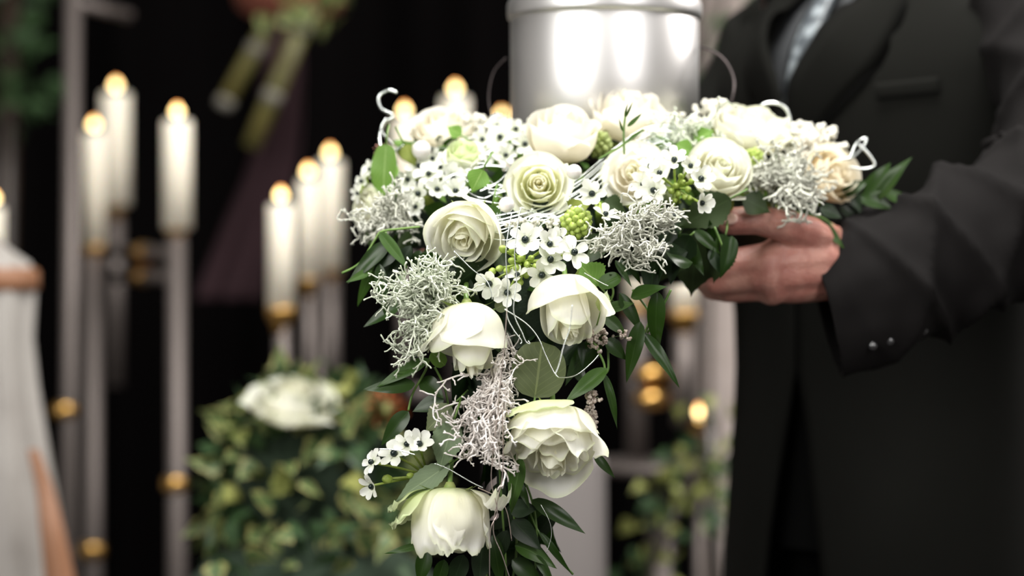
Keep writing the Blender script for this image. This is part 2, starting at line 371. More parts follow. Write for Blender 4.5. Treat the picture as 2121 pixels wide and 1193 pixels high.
def cup(root, px, py, Y, wpx, hpx):
    """brass socket whose rim sits at (px, py)"""
    r = S(wpx, Y) / 2; c = P(px, py, Y); h = S(hpx, Y)
    MB().lathe([(0.0001, -h), (r * 0.55, -h), (r * 0.6, -h * 0.7), (r * 1.0, -h * 0.35), (r * 1.06, -h * 0.1), (r * 1.02, 0), (r * 0.9, -0.001), (0.0001, -0.001)], n=28).build('socket', M['brass'], root, Matrix.Translation(c - root.location))
def pole(root, px, y0, px1, y1, Y, wpx, name='pole', m='chrome'):
    a = P(px, y0, Y) - root.location; b = P(px1, y1, Y) - root.location
    if y1 > 1150: b.z = 0.03 - root.location.z
    MB().tube([a, b], S(wpx, Y) / 2, 20).build(name, M[m], root)
def collar(root, px, py, Y, wpx, hpx):
    r = S(wpx, Y) / 2; h = S(hpx, Y) / 2; c = P(px, py, Y) - root.location
    MB().lathe([(r * 0.5, -h), (r * 0.9, -h * 0.8), (r, -h * 0.3), (r, h * 0.3), (r * 0.9, h * 0.8), (r * 0.5, h)], c=c, n=24).build('collar', M['brass'], root)
def foot(root, px, Y, r=0.11):
    c = P(px, 596, Y); c.z = 0; c = c - root.location
    MB().lathe([(0.0001, 0.001), (r, 0.001), (r, 0.012), (r * 0.6, 0.022), (0.02, 0.045), (0.0001, 0.045)], c=c, n=28).build('foot', M['chrome'], root)

GC = 'tall ivory candles on the steel candle stands'
# tall stand at the left
b = P(240, 596, 3.85); b.z = 0
st = empty('candle_stand', b, 'tall steel candle stand with brass collars carrying three candles at far left', 'candle stand')
pole(st, 152, -60, 136, 1200, 3.8, 34); collar(st, 134, 850, 3.8, 56, 34); foot(st, 136, 3.8)
pole(st, 192, 528, 192, 1200, 3.9, 38); cup(st, 195, 508, 3.9, 46, 40); collar(st, 190, 1140, 3.9, 56, 36); foot(st, 192, 3.9)
pole(st, 240, 452, 238, 800, 4.1, 32); cup(st, 241, 420, 4.1, 40, 38)
pole(st, 366, 490, 366, 1200, 3.7, 38); cup(st, 366, 470, 3.7, 46, 32); collar(st, 362, 1003, 3.7, 52, 36); foot(st, 362, 3.7)
for yy in (523, 572):
    a = P(240, yy, 4.05) - b; c = P(366, yy, 3.7) - b
    MB().tube([a, c], 0.011, 14).build('crossbar', M['chrome'], st)
    MB().ball((a + c) / 2, 0.019, (1.2, 1, 0.8), 16, 10).build('knob', M['brass'], st)
a = P(150, 5, 3.8) - b; c = P(268, 32, 3.9) - b
MB().tube([a, c], 0.009, 12).build('arm', M['chrome'], st)
candle(195, 276, 510, 46, 3.9, 'lit ivory candle, shorter one in front of the tallest candle', GC)
candle(240, 194, 425, 60, 4.1, 'lit ivory candle, tallest of the three on the far left stand', GC)
candle(367, 250, 473, 60, 3.7, 'lit ivory candle standing alone right of the crossbars', GC)
# second stand
b = P(625, 596, 3.8); b.z = 0
st = empty('candle_stand', b, 'steel candle stand with three stepped candles behind the ivy arrangement', 'candle stand')
for (px, y0, Y, w_) in ((585, 675, 3.55, 32), (638, 600, 3.75, 24), (686, 580, 3.95, 34)):
    pole(st, px, y0, px, 900, Y, w_)
cup(st, 582, 636, 3.55, 58, 56); cup(st, 638, 575, 3.75, 44, 40); cup(st, 686, 556, 3.95, 44, 30)
for (px, Y) in ((660, 3.8),): pole(st, px, 560, px, 1200, Y, 14); foot(st, px, Y, 0.14)
a = P(585, 880, 3.55) - b; c = P(686, 880, 3.95) - b
MB().tube([a, c], 0.012, 12).build('crossbar', M['chrome'], st)
candle(582, 424, 638, 56, 3.55, 'lit ivory candle, lowest of the three stepped candles', GC)
candle(638, 374, 577, 46, 3.75, 'lit ivory candle, middle of the three stepped candles', GC)
candle(684, 334, 558, 56, 3.95, 'lit ivory candle, highest of the three stepped candles', GC)
# stand hidden behind the wreath
b = P(930, 596, 4.0); b.z = 0
st = empty('candle_stand', b, 'steel candle stand behind the left part of the flower wreath', 'candle stand')
for (px, y0, Y) in ((838, 470, 3.7), (943, 440, 3.9), (1040, 470, 4.3)):
    pole(st, px, y0, px, 820, Y, 32); cup(st, px, y0 - 12, Y, 44, 34)
pole(st, 1030, 800, 1030, 1200, 4.1, 34); foot(st, 1030, 4.1, 0.14)
MB().tube([P(838, 815, 3.7) - b, P(943, 815, 3.9) - b, P(1040, 815, 4.3) - b], 0.012, 12).build('crossbar', M['chrome'], st)
candle(838, 248, 458, 52, 3.7, 'lit ivory candle peeping over the wreath beside the silver wire loop', GC)
candle(943, 202, 428, 60, 3.9, 'lit ivory candle standing above the blurred white rose of the wreath', GC)
candle(1040, 256, 458, 46, 4.3, 'lit candle showing only its orange flame left of the urn', GC)
# stand on the right under the hand
b = P(1370, 596, 3.7); b.z = 0
st = empty('candle_stand', b, 'steel candle stand with brass balls below the hand', 'candle stand')
pole(st, 1318, 628, 1318, 950, 3.75, 44); pole(st, 1416, 690, 1414, 880, 3.6, 42)
cup(st, 1416, 646, 3.6, 64, 44); cup(st, 1318, 634, 3.75, 50, 40)
for yy in (775, 825):
    MB().ball(P(1350, yy, 3.62) - b, 0.021, (1.35, 1.2, 0.8), 16, 10).build('brass_ball', M['brass'], st)
    MB().tube([P(1318, yy, 3.75) - b, P(1416, yy, 3.6) - b], 0.011, 12).build('crossbar', M['chrome'], st)
c = P(1368, 960, 3.7) - b
MB().lathe([(0.0001, -0.012), (0.115, -0.012), (0.12, 0), (0.115, 0.004), (0.0001, 0.004)], c=c, n=32).build('tray', M['chrome'], st)
MB().tube([c, (c.x, c.y, 0.03)], 0.02, 16).build('pole', M['chrome'], st); foot(st, 1368, 3.7, 0.15)
candle(1416, 560, 648, 54, 3.6, 'ivory candle stub below the dark leaf tip near the hand', GC, lit=False)
candle(1318, 520, 636, 46, 3.75, 'ivory candle hidden behind the trailing leaves right of the wreath', GC, lit=False)
# far-left candle cut by the frame
b = P(-14, 596, 3.7); b.z = 0
candle(-14, 430, 600, 44, 3.7, 'lit candle cut off by the left edge of the picture', GC)

# brass ball low at right, its glint imitated by an added glowing tip
b = P(1447, 870, 3.65)
root = empty('glint_ball', b, 'small brass ball with an added glowing glint beside the right candle stand', 'ball')
MB().lathe([(0.0001, -0.02), (0.016, -0.018), (0.020, 0), (0.016, 0.004), (0.0001, 0.004)], n=20).build('cup', M['brass'], root)
MB().lathe([(0.0001, 0.004), (0.005, 0.010), (0.004, 0.016), (0.0001, 0.024)], n=12).build('flame', M['flame'], root)  # glow added as the ball's glint, not a burning flame
MB().tube([(0, 0, -0.02), (0, 0, 0.01 - b.z)], 0.006, 10).build('stem', M['chrome'], root)

# ---------------------------------------------------------------- leaf meshes
def leaf_mesh(name, L_, W, kind='lance', fold=0.15, bend=0.15, twist=0.0, nu=6, nv=12, seed=0, wave=0.0, thick=0.0):
    """leaf along +Z from the origin, width along X, upper face towards +Y"""
    v = []; uv = []; f = []
    for j in range(nv + 1):
        t = j / nv
        if kind == 'lance': wd = (math.sin(PI * min(1, t ** 0.72)) ** 0.85) * (1 - 0.25 * t)
        elif kind == 'ovate': wd = min(1, (t / 0.30)) ** 0.55 * (1 - sstep(0.35, 1.0, t)) ** 0.75
        elif kind == 'round': wd = math.sqrt(max(0, 1 - (2 * t - 1) ** 2)) ** 0.8
        elif kind == 'obovate': wd = (t ** 0.6) * math.sqrt(max(0, 1 - ((t - 0.58) / 0.42) ** 2 if t > 0.58 else 1)) ** 1.0
        elif kind == 'ivy': wd = [0.35, 0.75, 1.0, 0.78, 0.55, 0.62, 0.5, 0.4, 0.28, 0.18, 0.1, 0.04, 0.0][min(12, int(t * 12))]
        else: wd = 1
        wd = max(wd, 0.015)
        for i in range(nu + 1):
            u = -1 + 2 * i / nu
            x = u * W / 2 * wd
            if kind == 'ovate' and abs(u) > 0.99: x *= 1 + 0.05 * (1 if j % 2 else -1)
            z = t * L_ - abs(u) * (0.02 * L_)
            y = -bend * L_ * (t - 0.15) ** 2 * 1.2 + fold * abs(x) + wave * W * math.sin(t * 9 + seed) * abs(u) * 0.4
            y += noise.noise(Vector((x * 40 / max(W, .01) * .05, t * 2, seed * 3.1))) * 0.03 * L_
            ca, sa = math.cos(twist * t), math.sin(twist * t)
            v.append((x * ca - y * sa, x * sa + y * ca, z)); uv.append((u * .5 + .5, t))
    for j in range(nv):
        for i in range(nu):
            a = j * (nu + 1) + i; f.append((a, a + 1, a + nu + 2, a + nu + 1))
    return mesh_of(name, v, f, uv)
def leaf_at(parent, base, tip, W, kind, m, face=(0, -1, 0.2), fold=0.15, bend=0.15, twist=0.0, seed=0, wave=0.0, name='leaf', nv=14):
    base = Vector(base); tip = Vector(tip); d = tip - base; L_ = d.length
    me = leaf_mesh(name, L_, W, kind, fold, bend, twist, 6, nv, seed, wave)
    z = d.normalized(); y = Vector(face); y = (y - z * y.dot(z)).normalized(); x = y.cross(z)
    mw = Matrix((x, y, z)).transposed().to_4x4(); mw.translation = base
    pw = parent.matrix_world if parent.type != 'EMPTY' else Matrix.Translation(parent.location)
    return obj(name, me, m, parent, pw.inverted() @ mw)

# ---------------------------------------------------------------- background plants and drapes
ivy_meshes = [leaf_mesh('ivy_leaf', 1.0, 0.95, 'ivy', 0.2, 0.25, 0.0, 4, 8, s) for s in range(3)]
def rand_dir(r, up=0.0):
    while True:
        v = Vector((r.uniform(-1, 1), r.uniform(-1, 1), r.uniform(-1, 1)))
        if 0.1 < v.length < 1: return v.normalized()
def ivy_leaf(parent, p, d, size, m, r, meshes=ivy_meshes):
    me = r.choice(meshes)
    key = (me.name, m)
    if key not in ivy_cache:
        c = me.copy(); c.materials.clear(); c.materials.append(M[m]); ivy_cache[key] = c
    mw = frame(p, d, rand_dir(r)) @ Matrix.Diagonal((size, size, size, 1))
    return obj('leaf', ivy_cache[key], None, parent, mw)
ivy_cache = {}
r = random.Random(3)
# big ivy arrangement in the middle left
cb = P(648, 596, 3.05); cb.z = 0
iv = empty('ivy_arrangement', cb, 'round bushy ivy arrangement on a stand, white rose on top', 'plant')
cz = P(640, 1010, 3.05).z
MB().tube([(0, 0, 0.02), (0, 0, cz)], 0.035, 14).build('trunk', M['darkwood'], iv)
MB().lathe([(0.0001, 0.0), (0.14, 0.0), (0.15, 0.02), (0.16, 0.26), (0.145, 0.26), (0.13, 0.22), (0.0001, 0.22)], n=28).build('pot', M['stone'], iv)
R0 = S(205, 3.05)
MB().ball((0, 0, cz), R0 * 0.86, (0.95, 0.8, 1.05), 20, 14).build('core', M['foam'], iv)
n = 0
while n < 290:
    d = rand_dir(r)
    if d.y > 0.35: continue
    rr = R0 * (0.86 + 0.22 * r.random())
    if d.z < -0.2: rr *= 1.08
    p = Vector((d.x * rr * 1.0, d.y * rr * 0.85, cz + d.z * rr * 1.12))
    dd = (d + rand_dir(r) * 0.9 + Vector((0, 0, -0.5))).normalized()
    ml = 'ivy_yellow' if r.random() < 0.10 else ('ivy' if r.random() < 0.5 else 'ivy_dark')
    ivy_leaf(iv, p, dd, r.uniform(0.030, 0.050), ml, r); n += 1
# lower trailing growth spreading to the left and right of the ball
iv2 = empty('ivy_plant', P(560, 1150, 2.95) * 1.0, 'low ivy growth trailing at the bottom below the round ivy arrangement', 'plant')
MB().tube([(0.04, 0.12, -0.1), (0.04, 0.12, -P(560, 1150, 2.95).z + 0.01)], 0.02, 10).build('stem', M['darkwood'], iv2)
MB().ball((0.05, 0.03, -0.06), 0.085, (1.9, 0.8, 1.0), 16, 10).build('core', M['foam'], iv2)
for k in range(130):
    d = Vector((r.uniform(-0.13, 0.20), r.uniform(-0.09, 0.02), r.uniform(-0.20, 0.06)))
    if d.x < -0.06 and d.z > -0.0: continue
    ivy_leaf(iv2, d, (rand_dir(r) + Vector((0, -0.3, -0.6))).normalized(), r.uniform(0.03, 0.045), 'ivy_dark' if r.random() < .5 else 'ivy', r)
# trailing ivy lower right, behind the suit
iv3 = empty('ivy_plant', P(1450, 940, 3.5), 'yellow-green variegated ivy trailing between the right candle stand and the dark suit', 'plant')
iz = iv3.location.z
path = [P(1470, 870, 3.5), P(1450, 960, 3.5), P(1410, 1030, 3.45), P(1380, 1110, 3.42), P(1330, 1200, 3.4)]
cm = catmull([p - iv3.location for p in path], 5)
MB().tube(cm, 0.006, 8).build('stem', M['darkwood'], iv3)
MB().tube([cm[0], Vector((0.05, 0.1, 0.01 - iz))], 0.012, 8).build('stem', M['darkwood'], iv3)
for k in range(110):
    p = r.choice(cm) + Vector((r.uniform(-.045, .055), r.uniform(-.03, .03), r.uniform(-.05, .05)))
    ivy_leaf(iv3, p, (rand_dir(r) + Vector((0, -0.3, -0.6))).normalized(), r.uniform(0.022, 0.034), 'ivy_yellow' if r.random() < .45 else 'ivy_dark', r)
# dark green plant top left
iv4 = empty('leafy_plant', P(25, 60, 4.6), 'dark leafy plant in the top left corner behind the stand', 'plant')
MB().tube([(0, 0, 0.25), (-0.05, 0.05, 0.01 - iv4.location.z)], 0.02, 10).build('stem', M['darkwood'], iv4)
for k in range(70):
    p = Vector((r.gauss(-0.03, 0.06), r.uniform(-.1, .1), r.uniform(-0.22, 0.2)))
    ivy_leaf(iv4, p, (rand_dir(r) + Vector((0, -0.3, -0.6))).normalized(), r.uniform(0.05, 0.08), 'ivy_dark', r)

def cloth_loft(rings, m, name, parent=None, n=72, seed=0, folds=9, amp=0.012):
    """rings: (x, y, z, rx, ry)"""
    mb = MB()
    for j, (x, y, z, rx, ry) in enumerate(rings):
        for k in range(n):
            q = 2 * PI * k / n; a = amp * (0.4 + 0.6 * j / len(rings)) * (math.sin(q * folds + seed + j * 0.15) + 0.5 * math.sin(q * (folds * 2 - 3) + j * 0.3))
            mb.v.append(Vector((x + (rx + a) * math.cos(q), y + (ry + a) * math.sin(q), z))); mb.uv.append((k / n, j / len(rings)))
    for j in range(len(rings) - 1):
        for k in range(n): mb.f.append((j * n + k, j * n + (k + 1) % n, (j + 1) * n + (k + 1) % n, (j + 1) * n + k))
    mb.f.append(tuple(range(n))[::-1]); mb.f.append(tuple((len(rings) - 1) * n + k for k in range(n)))
    return mb.build(name, m, parent)
# draped stand at the far left
b = P(-20, 596, 3.3); b.z = 0
ds = empty('draped_stand', b, 'white satin draped pedestal with tan band at the left edge', 'draped stand')
def rg(px0, px1, py, Y=3.3):
    a = P(px0, py, Y); c = P(px1, py, Y); return ((a.x + c.x) / 2 - b.x, 0, a.z, (c.x - a.x) / 2, (c.x - a.x) / 2 * 0.9)
rr_ = [rg(-110, 20, 520), rg(-130, 55, 545), rg(-135, 66, 600), rg(-130, 60, 700), rg(-140, 70, 800), rg(-170, 95, 950), rg(-190, 118, 1080), rg(-220, 140, 1200)]
rr_ = [rr_[0]] + rr_
rr_[0] = (rr_[0][0], 0, rr_[0][2] + 0.02, 0.02, 0.02)
low = rr_[-1]; rr_ += [(low[0], 0, 0.35, low[3] * 1.2, low[4] * 1.2), (low[0], 0, 0.01, low[3] * 1.3, low[4] * 1.3)]
cloth_loft(rr_, M['satin'], 'drape', ds, 96, 1, 8, 0.007)
o_ = cloth_loft([(rg(-136, 70, 555)), (rg(-140, 78, 562)), (rg(-140, 78, 596)), (rg(-136, 70, 603))], M['tan'], 'band', ds, 72, 1, 8, 0.002)
mb = MB(); pth = catmull([P(70, 930, 3.17) - b, P(95, 1010, 3.17) - b, P(112, 1100, 3.16) - b, P(130, 1210, 3.16) - b], 6)
for i, p in enumerate(pth):
    for k, (dx, dy) in enumerate(((-0.014, -0.012), (0.012, 0.0), (0.012, 0.004), (-0.014, -0.008))): mb.v.append(p + Vector((dx * (0.4 + i * 0.06), dy, 0))); mb.uv.append((0, 0))
for i in range(len(pth) - 1):
    for k in range(4): mb.f.append((i * 4 + k, i * 4 + (k + 1) % 4, i * 4 + 4 + (k + 1) % 4, i * 4 + 4 + k))
mb.build('sash', M['tan'], ds)
# pale cloth-covered pedestal behind the cascade
b = P(1165, 596, 3.2); b.z = 0
pd = empty('pedestal', b, 'pale grey cloth-covered pedestal behind the hanging flower cascade', 'pedestal')
zt = P(1165, 945, 3.2).z
hw_ = S(88, 3.2)
cloth_loft([(0, 0, zt, 0.01, 0.01), (0, 0, zt, hw_ * 0.97, hw_ * 0.97), (0, 0, zt - 0.01, hw_, hw_), (0, 0, zt - 0.3, hw_ * 1.02, hw_ * 1.02), (0, 0, 0.01, hw_ * 1.1, hw_ * 1.1)], M['whitecloth'], 'cover', pd, 72, 0, 6, 0.002)
# grey stone pillar seen between urn and suit
b = P(1505, 596, 4.4); b.z = 0
pl = MB(); w1 = S(62, 4.4)
pl.lathe([(w1 * 1.3, 0), (w1 * 1.3, 0.12), (w1, 0.16), (w1, 2.5), (w1 * 1.25, 2.56), (w1 * 1.25, 2.62), (0.001, 2.62)], n=28)
o = pl.build('pedestal_column', M['stone'], None, Matrix.Translation(b))
tag(o, 'pale stone column between the urn and the dark suit', 'column')
iv5 = empty('ivy_plant', P(1480, 90, 4.2), 'ivy tendril climbing the pale column right of the urn', 'plant')
path = [Vector((0, 0, 0.30)), Vector((0.02, 0, 0.1)), Vector((-0.02, 0, -0.05)), Vector((0.01, 0, -0.2)), Vector((-0.01, 0.02, -0.5)), Vector((0.0, 0.05, 0.01 - iv5.location.z))]
cm = catmull(path, 5); MB().tube(cm, 0.005, 8).build('stem', M['darkwood'], iv5)
for k in range(38):
    p = r.choice(cm[:16]) + Vector((r.uniform(-.035, .04), r.uniform(-.03, .02), r.uniform(-.03, .03)))
    ivy_leaf(iv5, p, (rand_dir(r) + Vector((0, -0.3, -0.6))).normalized(), r.uniform(0.03, 0.045), 'ivy_dark', r)

# hanging arrangement at the top: bowl, bamboo canes, plum cloth
b = P(600, -32, 4.2)
hb = empty('hanging_bowl', b, 'red-brown bowl at the top edge holding green bamboo canes', 'bowl')
rb_ = S(125, 4.2)
MB().lathe([(0.0001, -S(88, 4.2)), (rb_ * 0.5, -S(80, 4.2)), (rb_ * 0.85, -S(50, 4.2)), (rb_, 0), (rb_ * 1.03, 0.02), (rb_ * 0.95, 0.02), (rb_ * 0.8, -0.03), (0.0001, -0.06)], n=36).build('bowl_body', M['terracotta'], hb)
for k in range(3):
    q = 2 * PI * k / 3; MB().tube([(rb_ * math.cos(q), rb_ * math.sin(q), 0.01), (0, 0, RZ - b.z - 0.01)], 0.003, 6).build('chain', M['darkwood'], hb)
def cane(p0, p1, Y, wpx, nodes, label):
    a = P(*p0, Y); c = P(*p1, Y); d = c - a
    root = empty('bamboo_cane', a, label, 'bamboo', 'bamboo canes hanging from the bowl')
    MB().tube([(0, 0, 0), d], S(wpx, Y) / 2, 16).build('culm', M['bamboo'], root)
    for t in nodes:
        MB().tube([d * (t - 0.025), d * t, d * (t + 0.06)], [S(wpx, Y) * 0.5, S(wpx, Y) * 0.56, S(wpx, Y) * 0.51], 16).build('node_ring', M['node'], root)
cane((592, -10), (464, 216), 4.2, 34, (0.0, 0.48, 0.97), 'green bamboo cane sloping down to the left with a pale cut end')
cane((640, 20), (520, 305), 4.05, 38, (0.12, 0.62), 'longer bamboo cane ending in front of the plum cloth')
bd = empty('leafy_tuft', P(635, 20, 3.98), 'pale green leaves tucked where the bamboo canes cross', 'leaves')
for k in range(14):
    ivy_leaf(bd, Vector((r.uniform(-.07, .05), r.uniform(-.04, 0), r.uniform(-.04, .05))), (rand_dir(r) + Vector((0, -.5, -.3))).normalized(), r.uniform(.035, .055), 'ivy', r)
b = P(575, 60, 4.5)
mb = MB(); pth = catmull([P(590, -80, 4.5), P(585, 150, 4.5), P(570, 330, 4.5), P(520, 470, 4.5), P(470, 620, 4.5)], 8); wd = [30, 42, 52, 60, 66]
for i, p in enumerate(pth):
    t = i / (len(pth) - 1); W_ = S(30 + 40 * t, 4.5)
    for k in range(17):
        u = -1 + k / 8; mb.v.append(p - b + Vector((u * W_, 0.018 * math.sin(u * 8 + t * 4) + 0.01 * math.sin(u * 17), 0))); mb.uv.append((u, t))
for i in range(len(pth) - 1):
    for k in range(16): a_ = i * 17 + k; mb.f.append((a_, a_ + 1, a_ + 18, a_ + 17))
o = mb.build('cloth', M['plum'], None, Matrix.Translation(b)); md = o.modifiers.new('s', 'SOLIDIFY'); md.thickness = 0.004
tag(o, 'dull plum cloth streamer hanging in front of the black curtain', 'cloth')

# ---------------------------------------------------------------- the urn
UC = Vector(((1252 - 1060.5) / FPX * 2.47, 2.47, 0)); UR = S(395, 2.47) / 2
uz0 = P(0, 300, 2.47).z; uz1 = P(0, 40, 2.47).z
ur = empty('urn', (UC.x, UC.y, uz0), 'brushed silver metal urn with a rimmed lid standing in the flower wreath', 'urn')
h = uz1 - uz0
MB().lathe([(0.0001, 0), (UR * 0.93, 0), (UR * 0.985, 0.006), (UR * 0.985, h * 0.5), (UR * 0.99, h - 0.004), (UR * 0.97, h)], n=96).build('body', M['steel'], ur)
MB().lathe([(UR * 0.96, h - 0.001), (UR * 1.012, h), (UR * 1.02, h + 0.004), (UR * 1.02, h + 0.014), (UR * 1.0, h + 0.019), (UR * 0.96, h + 0.03), (UR * 0.80, h + 0.055), (UR * 0.5, h + 0.072), (UR * 0.18, h + 0.078), (0.0001, h + 0.078)], n=96).build('lid', M['steel'], ur)
MB().ball((0, 0, h + 0.09), 0.016, n=20, m=12).build('lid_knob', M['steel'], ur)

# ---------------------------------------------------------------- the wreath base
RC = Vector((UC.x - 0.01, 2.44, P(0, 430, 2.44).z)); RR = 0.178
b = RC.copy()
wb = empty('wreath_base', b, 'green foam ring and hanging cascade base under the white funeral flowers, packed with leaves', 'wreath')
mb = MB(); pts = []; n_ = 64
for k in range(n_):
    q = 2 * PI * k / n_; pts.append(Vector((RR * 1.06 * math.cos(q), 0.125 * math.sin(q) + 0.02, -0.004)))
mb.tube(pts, 0.038, 16, closed=True); mb.build('foam_ring', M['foam'], wb)
MB().lathe([(0.0001, -0.004), (0.12, -0.004), (0.12, 0.004), (0.0001, 0.004)], c=(0.01, 0.03, uz0 - b.z - 0.006), n=48).build('tray', M['foam'], wb)
for q in range(4):
    a = q * PI / 2 + 0.6
    MB().tube([(0.12 * math.cos(a) + .01, 0.12 * math.sin(a) + .03, uz0 - b.z - 0.006), (0.17 * math.cos(a), 0.17 * math.sin(a), 0.02)], 0.006, 8).build('tray_strut', M['foam'], wb)
cpts = catmull([P(1130, 470, 2.27) - b, P(1100, 560, 2.225) - b, P(1085, 700, 2.205) - b, P(1085, 850, 2.20) - b, P(1060, 1000, 2.19) - b, P(1055, 1150, 2.19) - b, P(1060, 1260, 2.19) - b], 5)
mb = MB(); mb.tube(cpts, [0.050 - 0.040 * min(1, i / 22) for i in range(len(cpts))], 12); mb.build('foam_cascade', M['foam'], wb)

def surfY(px, py):
    if py < 560:
        y = 2.15 + 0.23 * max(0, (545 - py) / 330) ** 1.0
        y += 0.13 * max(0, (930 - px) / 190) ** 1.5 + 0.14 * max(0, (px - 1380) / 400) ** 1.2
    else: y = 2.14
    return y
def inpoly(x, y, poly):
    c = False; j = len(poly) - 1
    for i in range(len(poly)):
        xi, yi = poly[i]; xj, yj = poly[j]
        if (yi > y) != (yj > y) and x < (xj - xi) * (y - yi) / (yj - yi) + xi: c = not c
        j = i
    return c
top_poly = [(755, 480), (760, 400), (790, 330), (850, 280), (900, 262), (1000, 268), (1100, 262), (1240, 262), (1340, 262), (1450, 255), (1560, 250), (1640, 268), (1710, 310), (1755, 370), (1740, 420), (1640, 430), (1520, 470), (1470, 540), (1380, 580), (1260, 590), (1200, 560), (960, 560), (830, 560)]
drop_poly = [(960, 540), (1240, 560), (1210, 700), (1190, 860), (1120, 1020), (1120, 1230), (990, 1230), (1030, 1000), (950, 880), (930, 760)]
left_poly = [(790, 480), (900, 470), (960, 560), (960, 640), (860, 640), (800, 580)]
r = random.Random(11)
small_meshes = {k: [leaf_mesh('filler_leaf', 1.0, w_, kd, 0.25, 0.35, tw, 4, 8, s) for s, (w_, kd, tw) in enumerate(((0.45, 'lance', 0.3), (0.6, 'ovate', -0.2), (0.4, 'lance', -0.5)))] for k in ('x',)}['x']
sm_cache = {}
def filler(px, py, dY, size, m, up):
    Y = surfY(px, py) + dY
    me = r.choice(small_meshes); key = (me.name, m)
    if key not in sm_cache:
        c = me.copy(); c.materials.clear(); c.materials.append(M[m]); sm_cache[key] = c
    d = (rand_dir(r) * 0.9 + Vector(up)).normalized()
    p = P(px, py, Y) - d * size * 0.5
    x = Vector((d.z, 0, -d.x)) + rand_dir(r) * 0.6
    mw = frame(p - wb.location, d, x) @ Matrix.Diagonal((size, size, size, 1))
    obj('leaf', sm_cache[key], None, wb, mw)
def scatter(poly, n, fn):
    xs = [p[0] for p in poly]; ys = [p[1] for p in poly]; k = 0
    while k < n:
        x = r.uniform(min(xs), max(xs)); y = r.uniform(min(ys), max(ys))
        if inpoly(x, y, poly): fn(x, y); k += 1
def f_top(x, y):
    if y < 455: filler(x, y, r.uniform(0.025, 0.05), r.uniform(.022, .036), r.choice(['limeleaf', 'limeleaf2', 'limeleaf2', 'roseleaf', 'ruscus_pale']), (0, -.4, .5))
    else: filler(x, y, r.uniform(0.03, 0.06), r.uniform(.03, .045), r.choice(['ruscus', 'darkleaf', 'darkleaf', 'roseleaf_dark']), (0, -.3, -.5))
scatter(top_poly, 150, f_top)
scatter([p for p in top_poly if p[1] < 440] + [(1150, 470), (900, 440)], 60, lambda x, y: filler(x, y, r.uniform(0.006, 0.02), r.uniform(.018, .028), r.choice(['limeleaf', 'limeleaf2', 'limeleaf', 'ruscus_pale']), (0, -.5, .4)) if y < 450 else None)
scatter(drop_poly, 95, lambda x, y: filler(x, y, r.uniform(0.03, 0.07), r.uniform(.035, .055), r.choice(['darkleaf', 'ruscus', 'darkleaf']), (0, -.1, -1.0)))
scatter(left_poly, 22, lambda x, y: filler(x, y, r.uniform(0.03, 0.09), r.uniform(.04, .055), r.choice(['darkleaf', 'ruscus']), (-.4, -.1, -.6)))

# ---------------------------------------------------------------- roses
def bez(p0, p1, p2, p3, t):
    s = 1 - t; return tuple(s ** 3 * a + 3 * s * s * t * b_ + 3 * s * t * t * c + t ** 3 * d for a, b_, c, d in zip(p0, p1, p2, p3))
def petal_mesh(R, H, th0, hw, rb, rt, ht, lip, seed, wav=0.03, nu=16, nv=14, point=0.0, frill=0.0):
    v = []; uv = []; f = []
    for j in range(nv + 1):
        t = j / nv
        for i in range(nu + 1):
            u = -1 + 2 * i / nu
            edge = 1 - 0.20 * abs(u) ** 2.4 + point * (max(0, 1 - abs(u) * 2.2)) ** 1.5
            tt = t * edge
            rr, zz = bez((0.10, 0.0), (rb * 1.20, 0.02 * ht), (rb * 1.02, 0.66 * ht), (rt, ht), min(tt, 1.0))
            if tt > 1: zz += (tt - 1) * ht; rr += (tt - 1) * 0.2
            wid = 0.30 + 0.70 * math.sin(min(1, t / 0.5) * PI / 2) - 0.12 * sstep(0.7, 1, t)
            th = th0 + u * hw * wid
            k = sstep(0.70, 1.0, t); k2 = abs(u) ** 4 * sstep(0.3, 0.8, t)
            rr += lip * (k ** 1.6) + lip * 0.6 * k2
            zz -= lip * 1.1 * k ** 3 * H * 0.5
            rr *= 1 + 0.055 * u
            nn = noise.noise(Vector((math.cos(th) * 1.3, math.sin(th) * 1.3, zz * 1.4 + seed * 7.3)))
            n2 = noise.noise(Vector((u * 2.2 + seed, t * 3.0, seed * 1.7)))
            rr += wav * (nn * 1.6 + n2 * 1.4) * (0.25 + 0.75 * t)
            zz += wav * 1.2 * noise.noise(Vector((u * 1.8, seed * 3.3, 1.0))) * k
            if frill:
                rr += frill * math.sin(u * 15 + seed) * k * 0.6; zz += frill * math.sin(u * 19 + seed * 2) * k * 0.5
            v.append((rr * math.cos(th) * R, rr * math.sin(th) * R, zz * H * R)); uv.append((u * .5 + .5, t))
    for j in range(nv):
        for i in range(nu):
            a = j * (nu + 1) + i; f.append((a, a + 1, a + nu + 2, a + nu + 1))
    me = mesh_of('petal', v, f, uv)
    return me
def core_mesh(R, H, seed, r0=0.035, r1=0.24, turns=2.4, ht=0.93, hb=0.35):
    v = []; uv = []; f = []; nu = 64; nv = 9
    for i in range(nu + 1):
        a = i / nu; th = a * turns * 2 * PI + seed; rr0 = r0 + (r1 - r0) * a
        for j in range(nv + 1):
            t = j / nv; top = ht - 0.03 + 0.035 * math.sin(th * 1.4 + seed) - 0.05 * a
            z = hb + (top - hb) * t; q = rr0 * (0.85 + 0.35 * math.sin(t * 2.2)) + (0.03 * sstep(.75, 1, t)) * (0.4 + a)
            v.append((q * math.cos(th) * R, q * math.sin(th) * R, z * H * R)); uv.append((0.5, 0.25 + 0.75 * t))
    for i in range(nu):
        for j in range(nv):
            k = i * (nv + 1) + j; f.append((k, k + nv + 1, k + nv + 2, k + 1))
    return mesh_of('petal', v, f, uv)
